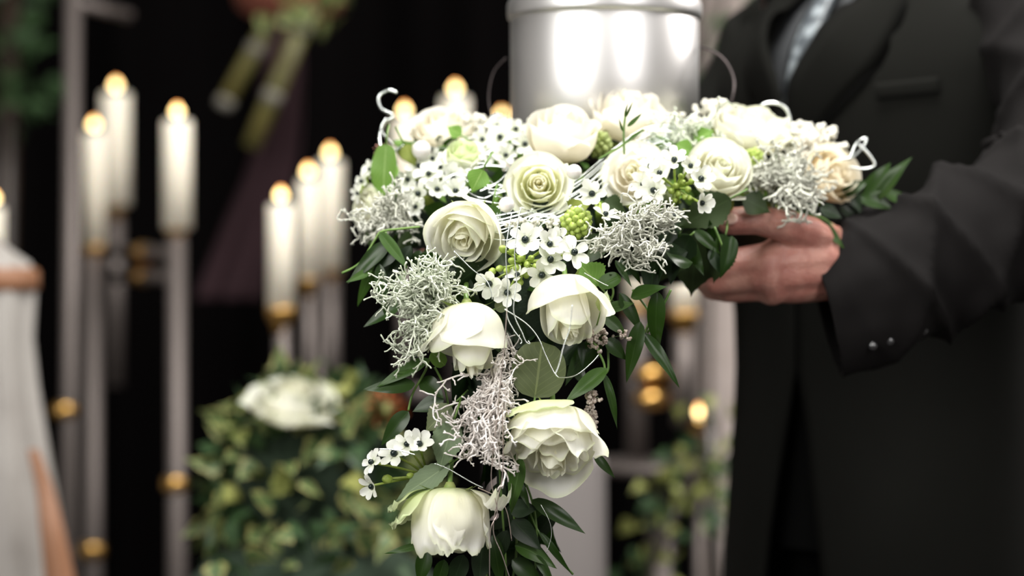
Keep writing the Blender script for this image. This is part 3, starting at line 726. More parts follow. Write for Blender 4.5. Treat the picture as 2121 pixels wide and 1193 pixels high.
def rose(cpx, cpy, Rpx, axis, layers, H, label, Y=None, seed=0, mats=('petal', 'petal', 'petal_core'), extra=(), centre=0.5, core=True, cr1=0.24, cht=0.93, sepals=True, wav=0.035, low=False):
    if Y is None: Y = surfY(cpx, cpy)
    R = S(Rpx, Y); ax = Vector(axis).normalized()
    c = P(cpx, cpy, Y); basep = c - ax * H * R * centre
    mw = frame(basep, ax, Vector((0, -1, 0)) if abs(ax.y) < 0.97 else Vector((0, 0, 1)))
    root = empty('rose', None, label, 'rose', 'white roses of the funeral arrangement', mw)
    rr = random.Random(seed * 31 + 5)
    nu, nv = (12, 10) if low else (18, 16)
    if core: obj('heart_petals', core_mesh(R, H, seed * 1.3, r1=cr1, ht=cht), M[mats[2]], root)
    off = rr.random() * 6
    for li, (n_, rb, rt, ht, hw, lip) in enumerate(layers):
        off += 0.7
        for k in range(n_):
            th = off + 2 * PI * k / n_ + rr.uniform(-.14, .14)
            j1, j2, j3 = rr.uniform(.96, 1.04), rr.uniform(.96, 1.05), rr.uniform(.7, 1.4)
            mm = mats[2] if li == 0 else (mats[0] if li < len(layers) - 1 else mats[1])
            obj('petal', petal_mesh(R, H, th, hw, rb * j1, rt * j2, ht * rr.uniform(.965, 1.02), lip * j3, seed + li * 3 + k * 1.7, wav, nu, nv), M[mm], root)
    for k, e in enumerate(extra):
        d = dict(th=0, hw=1.0, rb=1, rt=1, ht=.6, lip=.05, m=mats[1], s=k, wav=wav, point=0, frill=0); d.update(e)
        obj('petal', petal_mesh(R, H, d['th'], d['hw'], d['rb'], d['rt'], d['ht'], d['lip'], d['s'] + seed, d['wav'], 22, 20, d['point'], d['frill']), M[d['m']], root)
    MB().lathe([(0.0001, -0.16 * R), (0.10 * R, -0.14 * R), (0.15 * R, -0.04 * R), (0.16 * R, 0.03 * R), (0.05 * R, 0.07 * R)], n=14).build('calyx', M['calyx'], root)
    inv = mw.to_3x3().inverted()
    back = inv @ Vector((0, 0.028, 0.004))
    MB().tube(catmull([Vector((0, 0, -0.10 * R)), Vector((0, 0, -0.35 * R)) + back * 0.4, Vector((0, 0, -0.4 * R)) + back * 1.6], 4), 0.0024, 8).build('stem', M['stem'], root)
    if sepals:
        for k in range(5):
            me = leaf_mesh('sepal', R * 0.62, R * 0.22, 'lance', 0.3, -0.45 if k % 2 else 0.5, 0.2, 4, 8, k)
            q = 2 * PI * k / 5 + seed
            obj('sepal', me, M['calyx'], root, frame((0.12 * R * math.cos(q), 0.12 * R * math.sin(q), -0.01 * R), (math.cos(q), math.sin(q), 0.35), (-math.sin(q), math.cos(q), 0)))
    return root
SHALLOW = [(3, .22, .17, .96, 1.4, .0), (3, .37, .31, .95, 1.4, .03), (4, .53, .50, .92, 1.2, .05), (4, .71, .72, .84, 1.2, .09), (5, .88, .94, .70, 1.0, .14)]
OPEN = [(3, .30, .24, .97, 1.25, .0), (4, .42, .36, .97, 1.1, .02), (4, .52, .48, .95, 1.1, .03), (5, .64, .62, .91, .95, .05), (5, .74, .75, .86, .92, .07), (5, .84, .86, .80, .86, .10), (5, .93, .96, .72, .86, .12)]
CUP1 = [(3, .26, .18, .98, 1.3, .0), (3, .40, .33, .98, 1.35, .02), (3, .56, .50, .96, 1.35, .03), (3, .74, .72, .91, 1.35, .05), (3, .90, .92, .82, 1.45, .10)]
LOOSE = [(3, .30, .24, .95, 1.25, .0), (4, .48, .42, .94, 1.1, .03), (5, .70, .72, .86, .92, .10), (6, .92, .95, .66, .86, .16)]
CUP = [(3, .28, .20, .97, 1.3, .0), (3, .42, .36, .97, 1.3, .02), (4, .58, .54, .94, 1.1, .04), (4, .76, .74, .88, 1.1, .07), (4, .90, .90, .76, 1.05, .12)]

rose(967, 480, 80, (-0.18, -0.80, -0.46), CUP1, 1.25, 'large white rose above the silver twigs, its heart turned down to the left', Y=2.175, seed=1, centre=0.42)
rose(1116, 384, 64, (0.02, -0.95, 0.24), SHALLOW, 0.85, 'open greenish-white rose facing front beside a pearl', Y=2.22, seed=2, mats=('petal_yg', 'petal', 'petal_core'))
rose(1168, 278, 74, (0.05, -0.42, 0.90), CUP1, 1.5, 'tall cream rose standing in front of the urn, left one', Y=2.29, seed=3, mats=('petal_cream', 'petal_cream', 'petal_core'), centre=0.5, low=True)
rose(1300, 240, 80, (0.1, -0.40, 0.92), CUP1, 1.35, 'cream rose rising highest against the urn, behind a thin green twig', Y=2.37, seed=4, mats=('petal_cream', 'petal_cream', 'petal_core'), low=True)
rose(1316, 362, 66, (-0.35, -0.85, 0.40), SHALLOW, 0.95, 'cream rose left of the star flowers, under the silver wires', Y=2.25, seed=5, mats=('petal_cream', 'petal', 'petal_core'))
rose(1492, 355, 68, (0.15, -0.85, 0.45), CUP1, 1.2, 'round white rose above the thumb', Y=2.27, seed=6, mats=('petal', 'petal', 'petal'), low=True)
rose(1560, 262, 80, (0.25, -0.35, 0.9), LOOSE, 1.1, 'wide white rose on the crest of the wreath in front of the suit', Y=2.38, seed=7, low=True)
rose(1722, 362, 64, (0.55, -0.72, 0.35), CUP1, 1.2, 'peach-tinted rose at the right end of the wreath', Y=2.37, seed=8, mats=('petal_peach', 'petal_peach', 'petal_peach'), low=True)
rose(925, 262, 70, (0.05, -0.45, 0.88), LOOSE, 1.05, 'blurred white rose on the top left crest under a candle flame', Y=2.37, seed=9, mats=('petal_cream', 'petal_cream', 'petal_core'), low=True)
rose(960, 322, 38, (0.0, -0.55, 0.80), CUP, 1.7, 'small greenish rose bud between the star flower clusters', Y=2.29, seed=10, mats=('petal_green', 'petal', 'petal_green'), low=True)
rose(762, 428, 40, (-0.72, -0.62, 0.2), OPEN, 1.1, 'small white rose at the left end of the wreath', Y=2.31, seed=12, low=True)
rose(785, 352, 24, (-0.55, -0.6, 0.5), CUP, 1.5, 'tiny white rose bud beside the bright green leaf', Y=2.33, seed=13, low=True)
# hanging roses of the cascade (frame: angle 0 faces the front, positive angles to the left)
rose(974, 706, 80, (0.10, -0.26, -1.0), [(3, .26, .10, 1.0, 1.3, .0), (3, .40, .28, .98, 1.25, .02), (3, .54, .46, .93, 1.25, .04)], 1.95,
     'drooping white rose bud with one broad petal hooked to the left', Y=2.125, seed=21, cr1=.12, cht=.97, centre=0.5, wav=0.03,
     extra=[dict(th=-0.55, hw=1.45, rb=.90, rt=1.0, ht=.74, lip=.02, s=2, wav=.05), dict(th=0.75, hw=1.25, rb=.96, rt=1.02, ht=.70, lip=.04, s=4, wav=.04), dict(th=1.35, hw=.80, rb=.92, rt=1.32, ht=.66, lip=.10, s=5, point=.22, wav=.05),
            dict(th=2.9, hw=1.4, rb=.86, rt=.95, ht=.66, lip=.06, s=8)])
rose(1176, 642, 75, (0.06, -0.52, -0.86), [(3, .32, .20, 1.0, 1.25, .0), (3, .46, .38, .98, 1.2, .02), (4, .60, .55, .95, 1.1, .04)], 1.85,
     'full white rose bowing down with a smooth cap petal and green-white heart', Y=2.13, seed=22, cr1=.2, cht=.98, centre=0.48, wav=0.025,
     extra=[dict(th=0.55, hw=1.40, rb=1.0, rt=1.02, ht=.66, lip=.05, s=3, wav=.035), dict(th=-1.25, hw=1.0, rb=.98, rt=1.12, ht=.74, lip=.16, s=6, wav=.05, point=.06),
            dict(th=2.8, hw=1.3, rb=.80, rt=.76, ht=.86, lip=.03, s=9), dict(th=-2.5, hw=1.2, rb=.9, rt=.9, ht=.80, lip=.06, s=12)])
rose(1148, 928, 90, (0.02, -0.50, -0.88), [(3, .30, .22, .92, 1.2, .02), (4, .42, .42, .88, 1.0, .08), (5, .60, .66, .84, .9, .12)], 1.75,
     'largest white rose, ragged petals, low in the cascade', Y=2.12, seed=23, cr1=.16, cht=.88, centre=0.52, wav=0.06,
     extra=[dict(th=-0.15, hw=1.45, rb=1.02, rt=1.03, ht=.56, lip=.04, s=3, wav=.05, frill=.025), dict(th=1.35, hw=.9, rb=.98, rt=1.08, ht=.70, lip=.12, s=6, wav=.06, point=.08),
            dict(th=-1.45, hw=.9, rb=1.0, rt=1.12, ht=.72, lip=.10, s=9, wav=.06, point=.1), dict(th=3.1, hw=1.35, rb=.92, rt=.80, ht=.98, lip=.02, s=12),
            dict(th=0.5, hw=.8, rb=.84, rt=.80, ht=.80, lip=.12, s=15, wav=.08, point=.12), dict(th=-0.6, hw=.75, rb=.82, rt=.78, ht=.84, lip=.10, s=18, wav=.08, point=.12),
            dict(th=0.5, hw=.95, rb=1.12, rt=1.12, ht=.30, lip=.04, s=20, m='petal_green', wav=.05, frill=.02)])
rose(930, 1086, 82, (-0.02, -0.12, -1.0), [(3, .50, .44, .86, 1.2, .02), (4, .70, .66, .92, 1.05, .03)], 1.85,
     'white rose hanging straight down at the bottom, green-edged curled outer petals', Y=2.12, seed=24, core=True, cr1=.3, cht=.8, centre=0.5, wav=0.05,
     extra=[dict(th=0.55, hw=1.10, rb=.98, rt=.80, ht=.97, lip=.05, s=3, wav=.11, frill=.05), dict(th=-0.65, hw=1.05, rb=1.0, rt=.84, ht=.95, lip=.06, s=6, wav=.10, frill=.045), dict(th=-0.05, hw=.55, rb=1.0, rt=.90, ht=.90, lip=.03, s=7, wav=.09, frill=.05, point=.08),
            dict(th=1.65, hw=.85, rb=1.12, rt=1.24, ht=.66, lip=.14, s=9, m='petal_green', wav=.14, frill=.09), dict(th=1.9, hw=.7, rb=1.16, rt=1.34, ht=.40, lip=.10, s=10, m='petal_green', wav=.14, frill=.10), dict(th=-1.7, hw=.8, rb=1.04, rt=.95, ht=.84, lip=.08, s=12, wav=.10, frill=.05),
            dict(th=-1.15, hw=.50, rb=1.18, rt=1.26, ht=.40, lip=.30, s=15, wav=.12, frill=.06), dict(th=3.1, hw=1.3, rb=.95, rt=.8, ht=.92, lip=.04, s=18)])

# ---------------------------------------------------------------- star flowers (white with a black centre)
def star_petal(seed, wd, cup):
    v = []; uv = []; f = []; nu = 6; nv = 8
    for j in range(nv + 1):
        t = j / nv; w_ = wd * 0.5 * (0.28 + 0.72 * math.sin(min(1, t / .62) * PI / 2)) * math.sqrt(max(0.0, 1 - max(0, (t - .62) / .38) ** 2.3))
        for i in range(nu + 1):
            u = -1 + 2 * i / nu
            z = cup * (t ** 1.4) * 0.6 - 0.22 * max(0, t - .55) + 0.12 * (u * u) * w_ * 2 + 0.03 * noise.noise(Vector((u, t * 2, seed)))
            v.append((0.10 + t * 0.92, u * w_, z)); uv.append((u * .5 + .5, t))
    for j in range(nv):
        for i in range(nu): a = j * (nu + 1) + i; f.append((a, a + 1, a + nu + 2, a + nu + 1))
    me = mesh_of('petal', v, f, uv); me.materials.append(M['star']); return me
star_petals = [star_petal(1, .66, .45), star_petal(2, .74, .40), star_petal(3, .60, .55)]
mb = MB(); mb.lathe([(0.0001, 0.0), (0.16, 0.03), (0.205, 0.15), (0.17, 0.28), (0.08, 0.35), (0.0001, 0.36)], n=12); star_ov = mesh_of('ovary', mb.v, mb.f, mb.uv); star_ov.materials.append(M['ovary'])
mb = MB(); mb.lathe([(0.0001, -0.08), (0.07, -0.06), (0.16, 0.01), (0.10, 0.03), (0.0001, 0.02)], n=12)
star_cup = mesh_of('flower', mb.v, mb.f, mb.uv); star_cup.materials.append(M['greenbud'])
mb = MB()
for k in range(6):
    q = k * PI / 3 + 0.3; p = Vector((0.36 * math.cos(q), 0.36 * math.sin(q), 0.22)); mb.tube([(0.18 * math.cos(q), 0.18 * math.sin(q), 0.02), p], 0.016, 5); mb.ball(p, 0.036, (1, 1, .7), 6, 4)
star_st = mesh_of('stamens', mb.v, mb.f, mb.uv); star_st.materials.append(M['star'])
GS = 'clusters of white star flowers with black centres'
def star_cluster(flowers, label, rpx=32, Y=None, seed=0, buds=(), root_px=None, nrm=(0, -1, .15)):
    rr = random.Random(seed); cx = sum(f[0] for f in flowers) / len(flowers); cy = sum(f[1] for f in flowers) / len(flowers)
    if root_px: cx, cy = root_px
    Yb = (Y or surfY(cx, cy)) + 0.035
    b = P(cx, cy, Yb); root = empty('star_flower_cluster', b, label, 'flowers', GS)
    MB().tube([(0, 0, 0), (0.002, 0.03, -0.015)], 0.0035, 8).build('stem', M['greenbud'], root)
    for fl in flowers:
        px, py = fl[0], fl[1]; sc = fl[2] if len(fl) > 2 else 1.0; nn = Vector(fl[3]) if len(fl) > 3 else Vector(nrm) + Vector(((px - cx) * 0.006, 0, (cy - py) * 0.006)) + rand_dir(rr) * 0.28
        Yf = (Y or surfY(px, py)) + rr.uniform(-.008, .006)
        c = P(px, py, Yf) - b; s = S(rpx * sc, Yf)
        MB().tube(catmull([Vector((0, 0, 0)), c * 0.5 + Vector((0, 0.008, 0)), c - nn.normalized() * s * 0.08], 3), 0.0011, 6).build('pedicel', M['greenbud'], root)
        lift = rr.uniform(-.48, .02); fo = obj('flower', star_cup, None, root, frame(c, nn, rand_dir(rr)) @ Matrix.Diagonal((s, s, s, 1)))
        for k in range(6):
            q = k * PI / 3 + rr.uniform(-.08, .08)
            obj('petal', rr.choice(star_petals), None, fo, Matrix.Rotation(q, 4, 'Z') @ Matrix.Diagonal((rr.uniform(.92, 1.08), rr.uniform(.78, .98), 1, 1)) @ Matrix.Rotation(lift + rr.uniform(-.2, .2), 4, 'Y') @ Matrix.Translation((0, 0, 0.015 if k % 2 else 0)))
        obj('ovary', star_ov, None, fo); obj('stamens', star_st, None, fo)
    for (px, py, w_, h_) in buds:
        Yf = (Y or surfY(px, py)) + 0.010; c = P(px, py, Yf) - b
        d = (c + Vector((0, -.012, 0))).normalized(); m4 = frame(c, d, (0, -1, 0))
        m = MB(); m.lathe([(0.0001, -S(h_, Yf) * .5), (S(w_, Yf) * .3, -S(h_, Yf) * .4), (S(w_, Yf) * .5, -S(h_, Yf) * .05), (S(w_, Yf) * .42, S(h_, Yf) * .25), (S(w_, Yf) * .2, S(h_, Yf) * .45), (0.0001, S(h_, Yf) * .5)], n=12)
        m.build('bud', M['greenbud'], root, m4)
        MB().tube([(0, 0, 0), c - d * S(h_, Yf) * .4], 0.0011, 6).build('pedicel', M['greenbud'], root)
    return root
rb = random.Random(5)
star_cluster([(1037, 285), (1014, 318), (1087, 300), (1101, 272, .9), (1030, 262, .85), (1068, 268, .85), (1047, 322, .85), (1000, 290, .85)], 'blurred star flower cluster left of the tall cream rose, below the orange flame', 30, seed=1, nrm=(0, -1, .5))
star_cluster([(868, 346), (888, 362), (912, 348, .9), (936, 367, 1.1), (868, 401), (943, 397), (905, 392, .9), (846, 372, .85), (896, 330, .85), (925, 335, .8), (862, 428, .8), (970, 372, .8)], 'blurred star flower cluster above the silver twigs on the left side', 30, seed=2, nrm=(-.1, -1, .4))
star_cluster([(1089, 498, 1.1), (1137, 507, .9), (1138, 539, 1.0), (1121, 569, 1.0), (1187, 524, 1.05), (1014, 586, 1.0), (1051, 605, .95), (1158, 495, .75), (1073, 572, .8, (-.3, -.6, .8))], 'star flower cluster in the centre around lime green buds', 36, Y=2.135, seed=3, root_px=(1085, 545),
             buds=[(1042, 516, 17, 25), (1060, 540, 16, 26), (1078, 535, 16, 24), (1092, 548, 15, 24), (1070, 555, 15, 22), (1100, 535, 14, 22), (1090, 570, 15, 22), (1050, 560, 14, 24), (1035, 556, 15, 24), (1108, 552, 14, 20), (1060, 520, 14, 22), (1020, 562, 16, 20), (1078, 585, 14, 20)])
star_cluster([(1227, 402, 1.0), (1253, 447, .9, (.3, -.5, .8))], 'pair of star flowers right of the pearl, above the green seed head', 34, Y=2.185, seed=4)
star_cluster([(1347, 346, .8), (1367, 360, .9), (1334, 383), (1355, 395, 1.05), (1397, 334), (1451, 372), (1452, 420, .9), (1394, 452, .9, (.2, -.3, .9)), (1430, 345, .8)], 'star flower cluster right of centre between the two cream roses', 33, seed=5, root_px=(1400, 390), Y=2.198,
             buds=[(1400, 385, 14, 20), (1414, 378, 14, 20), (1425, 392, 14, 20), (1405, 402, 14, 20), (1390, 396, 13, 20), (1418, 408, 13, 20), (1432, 376, 13, 18), (1398, 415, 12, 18), (1428, 410, 12, 18), (1410, 365, 12, 18)])
star_cluster([(868, 922, 1.0), (818, 942, 1.05), (772, 958, .85, (-.7, -.6, .3)), (772, 1006, .85, (-.6, -.7, -.3)), (842, 922, .85, (.1, -.8, .5))], 'small star flower sprig hanging out low on the left', 36, Y=2.12, seed=6, root_px=(885, 985), buds=[(802, 992, 20, 26), (850, 985, 14, 30)])
star_cluster([(1597, 305, .9), (1683, 377, .9), (1676, 408, .8), (1640, 325, .8), (1751, 355, .8, (.7, -.7, .2)), (1760, 400, .8, (.6, -.6, -.3)), (1660, 345, .7), (1615, 335, .7)], 'blurred star flowers at the right end beside the peach rose', 28, seed=7, nrm=(.2, -1, .3))
star_cluster([(752, 376, .9, (-.8, -.5, .2)), (768, 352, .8, (-.6, -.5, .4)), (744, 400, .8, (-.8, -.5, 0))], 'few star flowers on the outermost left rim', 28, Y=2.31, seed=8)

# ---------------------------------------------------------------- silver bush twigs
def silver(px, py, rx, ry, label, m='silver', Y=None, seed=0, nb=22, origin=None, thick=1.0, depth=0.022, steps=13):
    rr = random.Random(seed); Y = Y or surfY(px, py); c0 = P(px, py, Y); sx = S(rx, Y); sz = S(ry, Y)
    org = P(*origin, Y + 0.02) - c0 if origin else Vector((0, depth, 0))
    root = empty('silver_bush_sprig', c0, label, 'foliage', 'silver bush sprigs')
    for bi in range(nb):
        mb = MB(); a = rr.random() * 2 * PI; q = math.sqrt(rr.random())
        tgt = Vector((math.cos(a) * q * sx, rr.uniform(-depth, depth * .4), math.sin(a) * q * sz))
        p = org.lerp(tgt, rr.uniform(0.0, 0.45)); pts = [p.copy()]; d = (tgt - p).normalized() + rand_dir(rr) * .5
        st_ = (tgt - p).length / steps * 1.25 + 0.0012
        r0 = 0.00092 * thick
        for s_ in range(steps):
            d = (d.normalized() * 1.0 + rand_dir(rr) * 0.62 + (tgt - p).normalized() * 0.35).normalized()
            p = p + d * st_; pts.append(p.copy())
            if s_ > 1 and rr.random() < 0.75:
                e = p.copy(); dd = (d + rand_dir(rr) * 1.1).normalized(); fp = [e.copy()]
                for z in range(rr.randint(2, 5)):
                    dd = (dd + rand_dir(rr) * .55).normalized(); e = e + dd * 0.0030 * rr.uniform(.8, 1.3); fp.append(e.copy())
                mb.tube(fp, [r0 * .85] + [r0 * .75] * (len(fp) - 2) + [r0 * .8], 5)
                if rr.random() < .6:
                    g = fp[-2]; dd2 = (dd + rand_dir(rr)).normalized(); mb.tube([g, g + dd2 * 0.0028], [r0 * .7, r0 * .8], 5)
        mb.tube(pts, [r0 * 1.1 - r0 * .3 * i / len(pts) for i in range(len(pts))], 5)
        mb.build('twig', M[m], root)
    return root
silver(892, 612, 78, 74, 'pale silver-green twig tangle left of the drooping bud', 'silver', Y=2.135, seed=31, nb=54)
silver(835, 612, 44, 34, 'loose silver twig tips reaching out at the left', 'silver', Y=2.13, seed=32, nb=9, origin=(885, 600))
silver(868, 700, 44, 40, 'silver twig tips hanging below the left tangle', 'silver', Y=2.13, seed=33, nb=16, origin=(895, 640))
silver(1004, 862, 54, 76, 'pinkish-white twig tangle left of the largest rose', 'silver_pink', Y=2.12, seed=34, nb=44, origin=(1035, 740))
silver(1000, 930, 42, 50, 'thin white twigs trailing under the pinkish tangle', 'silver_pink', Y=2.12, seed=35, nb=16, origin=(1010, 860))
silver(1044, 752, 20, 50, 'brownish bare twigs between the drooping bud and the grey leaf', 'silver_pink', Y=2.14, seed=36, nb=10, origin=(1050, 690), thick=.8)
silver(1296, 500, 68, 42, 'silvery twig clump right of the green seed head', 'silver_grey', Y=2.165, seed=37, nb=36)
silver(1345, 450, 50, 34, 'silvery twig tips beneath the cream rose and star flowers', 'silver_grey', Y=2.18, seed=38, nb=18, origin=(1310, 470))
silver(800, 455, 66, 52, 'blurred grey twig cushion at the left end of the wreath', 'silver_grey', Y=2.27, seed=39, nb=36, thick=1.2)
silver(1622, 364, 72, 54, 'blurred grey twig cushion above the wrist at the right', 'silver_grey', Y=2.31, seed=40, nb=50, thick=1.3)
silver(1632, 425, 36, 34, 'twig tips hanging over the back of the hand', 'silver_grey', Y=2.29, seed=41, nb=7, origin=(1620, 390), thick=1.2)
silver(1420, 285, 90, 28, 'sparkling silver twigs behind the cream roses, right of the green twig', 'silver', Y=2.33, seed=42, nb=22, thick=1.2)

# ---------------------------------------------------------------- fine blossoms
def blossoms(px, py, rx, ry, n_, label, m='gyp', Y=None, seed=0, br=0.0022, name='dried_blossom_sprig'):
    rr = random.Random(seed); Y = Y or surfY(px, py); c0 = P(px, py, Y); root = empty(name, c0, label, 'flowers')
    sb = MB(); bb = MB()
    for k in range(n_):
        a = rr.random() * 2 * PI; q = math.sqrt(rr.random()); p = Vector((math.cos(a) * q * S(rx, Y), rr.uniform(-.008, .006), math.sin(a) * q * S(ry, Y)))
        sb.tube([(0, 0.02, 0), p], 0.0005, 4)
        for z in range(4): bb.ball(p + rand_dir(rr) * br * .7, br * rr.uniform(.5, .85), n=6, m=4)
    sb.build('stalks', M['stem'], root)['kind'] = 'stuff'
    o = bb.build('blossoms', M[m], root); o['kind'] = 'stuff'
    return root
blossoms(1237, 703, 20, 26, 34, 'dried pinkish-white blossoms right of the bowing rose', Y=2.15, seed=1)
blossoms(1285, 697, 20, 14, 9, 'few loose dried blossoms beyond the bowing rose', Y=2.16, seed=2, br=.0018)
blossoms(1229, 823, 15, 12, 22, 'dried blossom tuft above the largest rose', Y=2.15, seed=3)
blossoms(1222, 868, 12, 30, 26, 'dried blossoms along the right shoulder of the largest rose', Y=2.17, seed=4)
blossoms(1690, 300, 60, 36, 90, 'blurred tiny white blossoms on the right slope of the wreath', 'gypwhite', Y=2.39, seed=5, br=.0042, name='baby_breath')
blossoms(1640, 272, 50, 18, 60, 'tiny white blossoms beside the curled silver wire', 'gypwhite', Y=2.42, seed=6, br=.0042, name='baby_breath')
blossoms(1480, 225, 40, 14, 40, 'tiny silvery blossoms at the crest under the column', 'gypwhite', Y=2.40, seed=7, br=.0036, name='baby_breath')
blossoms(1130, 465, 80, 14, 50, 'tiny pale blossoms under the silver wires in the centre', 'gypwhite', Y=2.19, seed=8, br=.0022, name='baby_breath')
blossoms(1420, 262, 60, 20, 40, 'tiny white blossoms behind the sparkling twigs', 'gypwhite', Y=2.40, seed=9, br=.0036, name='baby_breath')
blossoms(1000, 258, 60, 18, 46, 'tiny white blossoms on the crest below the orange flame', 'gypwhite', Y=2.37, seed=10, br=.0034, name='baby_breath')

# green seed head
def seedhead(px, py, rpx, Y, label, m='greenbud', seed=0):
    rr = random.Random(seed); c0 = P(px, py, Y); R = S(rpx, Y); root = empty('green_seed_head', c0, label, 'flowers')
    MB().ball((0, 0, 0), R * .72, n=16, m=10).build('head', M['calyx'], root)
    MB().tube([(0, 0, 0), (0, .03, -.01)], .002, 6).build('stem', M['stem'], root)
    N_ = 46
    me = None
    for k in range(N_):
        z = 1 - 2 * (k + .5) / N_; q = k * 2.39996; d = Vector((math.sqrt(1 - z * z) * math.cos(q), math.sqrt(1 - z * z) * math.sin(q), z))
        if d.y > 0.45: continue
        if me is None:
            mb_ = MB(); mb_.lathe([(0.0001, 0), (.22, .05), (.26, .25), (.14, .42), (0.0001, .5)], n=8); me = mesh_of('bud', mb_.v, mb_.f, mb_.uv); me.materials.append(M[m])
        s = R * rr.uniform(.85, 1.15)
        obj('bud', me, None, root, frame(d * R * .55, d, rand_dir(rr)) @ Matrix.Diagonal((s, s, s, 1)))
seedhead(1195, 462, 34, 2.18, 'round knobbly green seed head in the centre of the arrangement', seed=1)
seedhead(1560, 330, 24, 2.33, 'blurred green seed head left of the right twig cushion', seed=2)
seedhead(1240, 300, 30, 2.31, 'olive green seed head between the two tall cream roses', m='calyx', seed=3)
seedhead(905, 375, 18, 2.30, 'small olive bud head among the left star flowers', m='calyx', seed=4)

# pearls
for (px, py, rp, Y, lb) in ((1189, 356, 16, 2.205, 'white pearl pin right of the open greenish-white rose'), (1049, 424, 16.5, 2.175, 'white pearl pin between the two left roses'), (873, 311, 20, 2.31, 'blurred white pearl pin on the left crest')):
    c0 = P(px, py, Y); root = empty('pearl_pin', c0, lb, 'pearl', 'pearl pins'); R = S(rp, Y)
    MB().ball((0, 0, 0), R, n=24, m=16).build('pearl', M['pearl'], root); MB().tube([(0, R * .9, 0), (0, .045, -.01)], .0006, 6).build('pin', M['wire'], root)
# pink and orange accents
def floret(px, py, rpx, Y, m, label, n_=9, seed=0):
    rr = random.Random(seed); c0 = P(px, py, Y); R = S(rpx, Y); root = empty('flower', c0, label, 'flower')
    MB().ball((0, 0, 0), R * .3, n=10, m=6).build('heart', M['calyx'], root)
    MB().tube([(0, 0, 0), (0, .04, -.03)], .002, 6).build('stem', M['stem'], root)
    for k in range(n_):
        me = leaf_mesh('petal', R, R * .7, 'obovate', .2, .3, 0, 4, 8, k); q = 2 * PI * k / n_
        obj('petal', me, M[m], root, frame((0, 0, 0), (math.cos(q), -.5 - .3 * (k % 2), math.sin(q) + .2), (0, -1, .2)))
    return root
floret(788, 312, 18, 2.35, 'pink', 'small dusty pink flower at the top left of the wreath', seed=1)
c_ = floret(800, 848, 52, 3.0, 'orange', 'blurred orange flower on the right shoulder of the ivy arrangement', 11, 2)
floret(475, 885, 26, 2.95, 'ivy_yellow', 'blurred straw-coloured flower on the left shoulder of the ivy', 7, 3)
# white rose on the ivy ball
rose(612, 828, 88, (0.1, -.35, .9), LOOSE, .95, 'large blurred white rose on top of the ivy arrangement', Y=2.98, seed=41, mats=('petal', 'petal', 'petal_core'), low=True)['group'] = 'roses in the background'

# ---------------------------------------------------------------- leaves of the arrangement
def sprig(name, label, stems, leaves, Y, mdef='ruscus', cat='leaves', group='leafy sprigs of the arrangement'):
    b = P(leaves[0][0], leaves[0][1], Y) + Vector((0, 0.01, 0)); root = empty(name, b, label, cat, group)
    for st_ in stems:
        pts = [P(s[0], s[1], Y + 0.008 + (s[2] if len(s) > 2 else 0)) - b for s in st_]
        MB().tube(catmull(pts, 6), 0.0011, 6).build('stem', M['stem'], root)
    for k, l in enumerate(leaves):
        x0, y0, x1, y1, w_ = l[:5]; o_ = dict(kind='lance', m=mdef, dy0=0.0, dy1=-0.006 + 0.004 * (k % 3), face=(0.25 * ((k % 3) - 1), -1, .35), bend=.12, fold=.18, twist=.25 * ((k % 3) - 1), wave=0.0)
        if len(l) > 5: o_.update(l[5])
        leaf_at(root, P(x0, y0, Y + o_['dy0']), P(x1, y1, Y + o_['dy1']), S(w_, Y) * 1.12, o_['kind'], M[o_['m']], o_['face'], o_['fold'], o_['bend'], o_['twist'], k * 1.3, o_['wave'])
    return root
sprig('ruscus_sprig', 'glossy green leaf sprig at the left with one pale leaf in front', [[(870, 470), (830, 474), (790, 480), (775, 500), (745, 545), (708, 566)], [(800, 480), (785, 530), (790, 600)], [(840, 560), (830, 630)]],
      [(787, 482, 847, 558, 27, dict(m='ruscus_pale', twist=0, bend=.05, face=(.2, -1, .5))), (806, 500, 716, 586, 34), (784, 530, 734, 642, 26, dict(dy1=.03, m='ruscus_pale')), (786, 548, 797, 655, 26), (828, 632, 750, 674, 28, dict(face=(0, -1, .6))),
       (820, 520, 770, 560, 30, dict(m='darkleaf')), (850, 510, 800, 600, 34, dict(m='darkleaf', dy0=.02, dy1=.02)), (870, 520, 850, 590, 34, dict(dy0=.02, dy1=.02)), (830, 570, 818, 650, 26, dict(dy0=.01, m='roseleaf_pale')),
       (770, 560, 716, 584, 18, dict(m='ruscus_pale')), (880, 540, 900, 600, 28, dict(dy0=.02, dy1=.03, m='darkleaf'))], 2.20)
sprig('ruscus_sprig', 'long dark leaf sprig at mid height on the left of the cascade', [[(893, 735), (880, 770), (855, 815), (846, 850)], [(900, 760), (920, 800), (930, 850)]],
      [(888, 744, 776, 800, 30, dict(m='ruscus_pale', face=(-.2, -1, .6))), (858, 796, 750, 804, 34, dict(face=(0, -1, .3))), (918, 828, 852, 850, 36), (874, 785, 918, 822, 38, dict(dy0=.01)), (845, 853, 786, 922, 36, dict(bend=.2)),
       (893, 730, 923, 757, 30, dict(kind='round', m='limeleaf', fold=.1)), (866, 768, 812, 772, 10, dict(m='ruscus_pale')), (905, 700, 950, 735, 30, dict(m='ruscus', dy0=.02, dy1=.02)), (880, 700, 850, 745, 26, dict(m='ruscus', dy0=.02, dy1=.02))], 2.15)
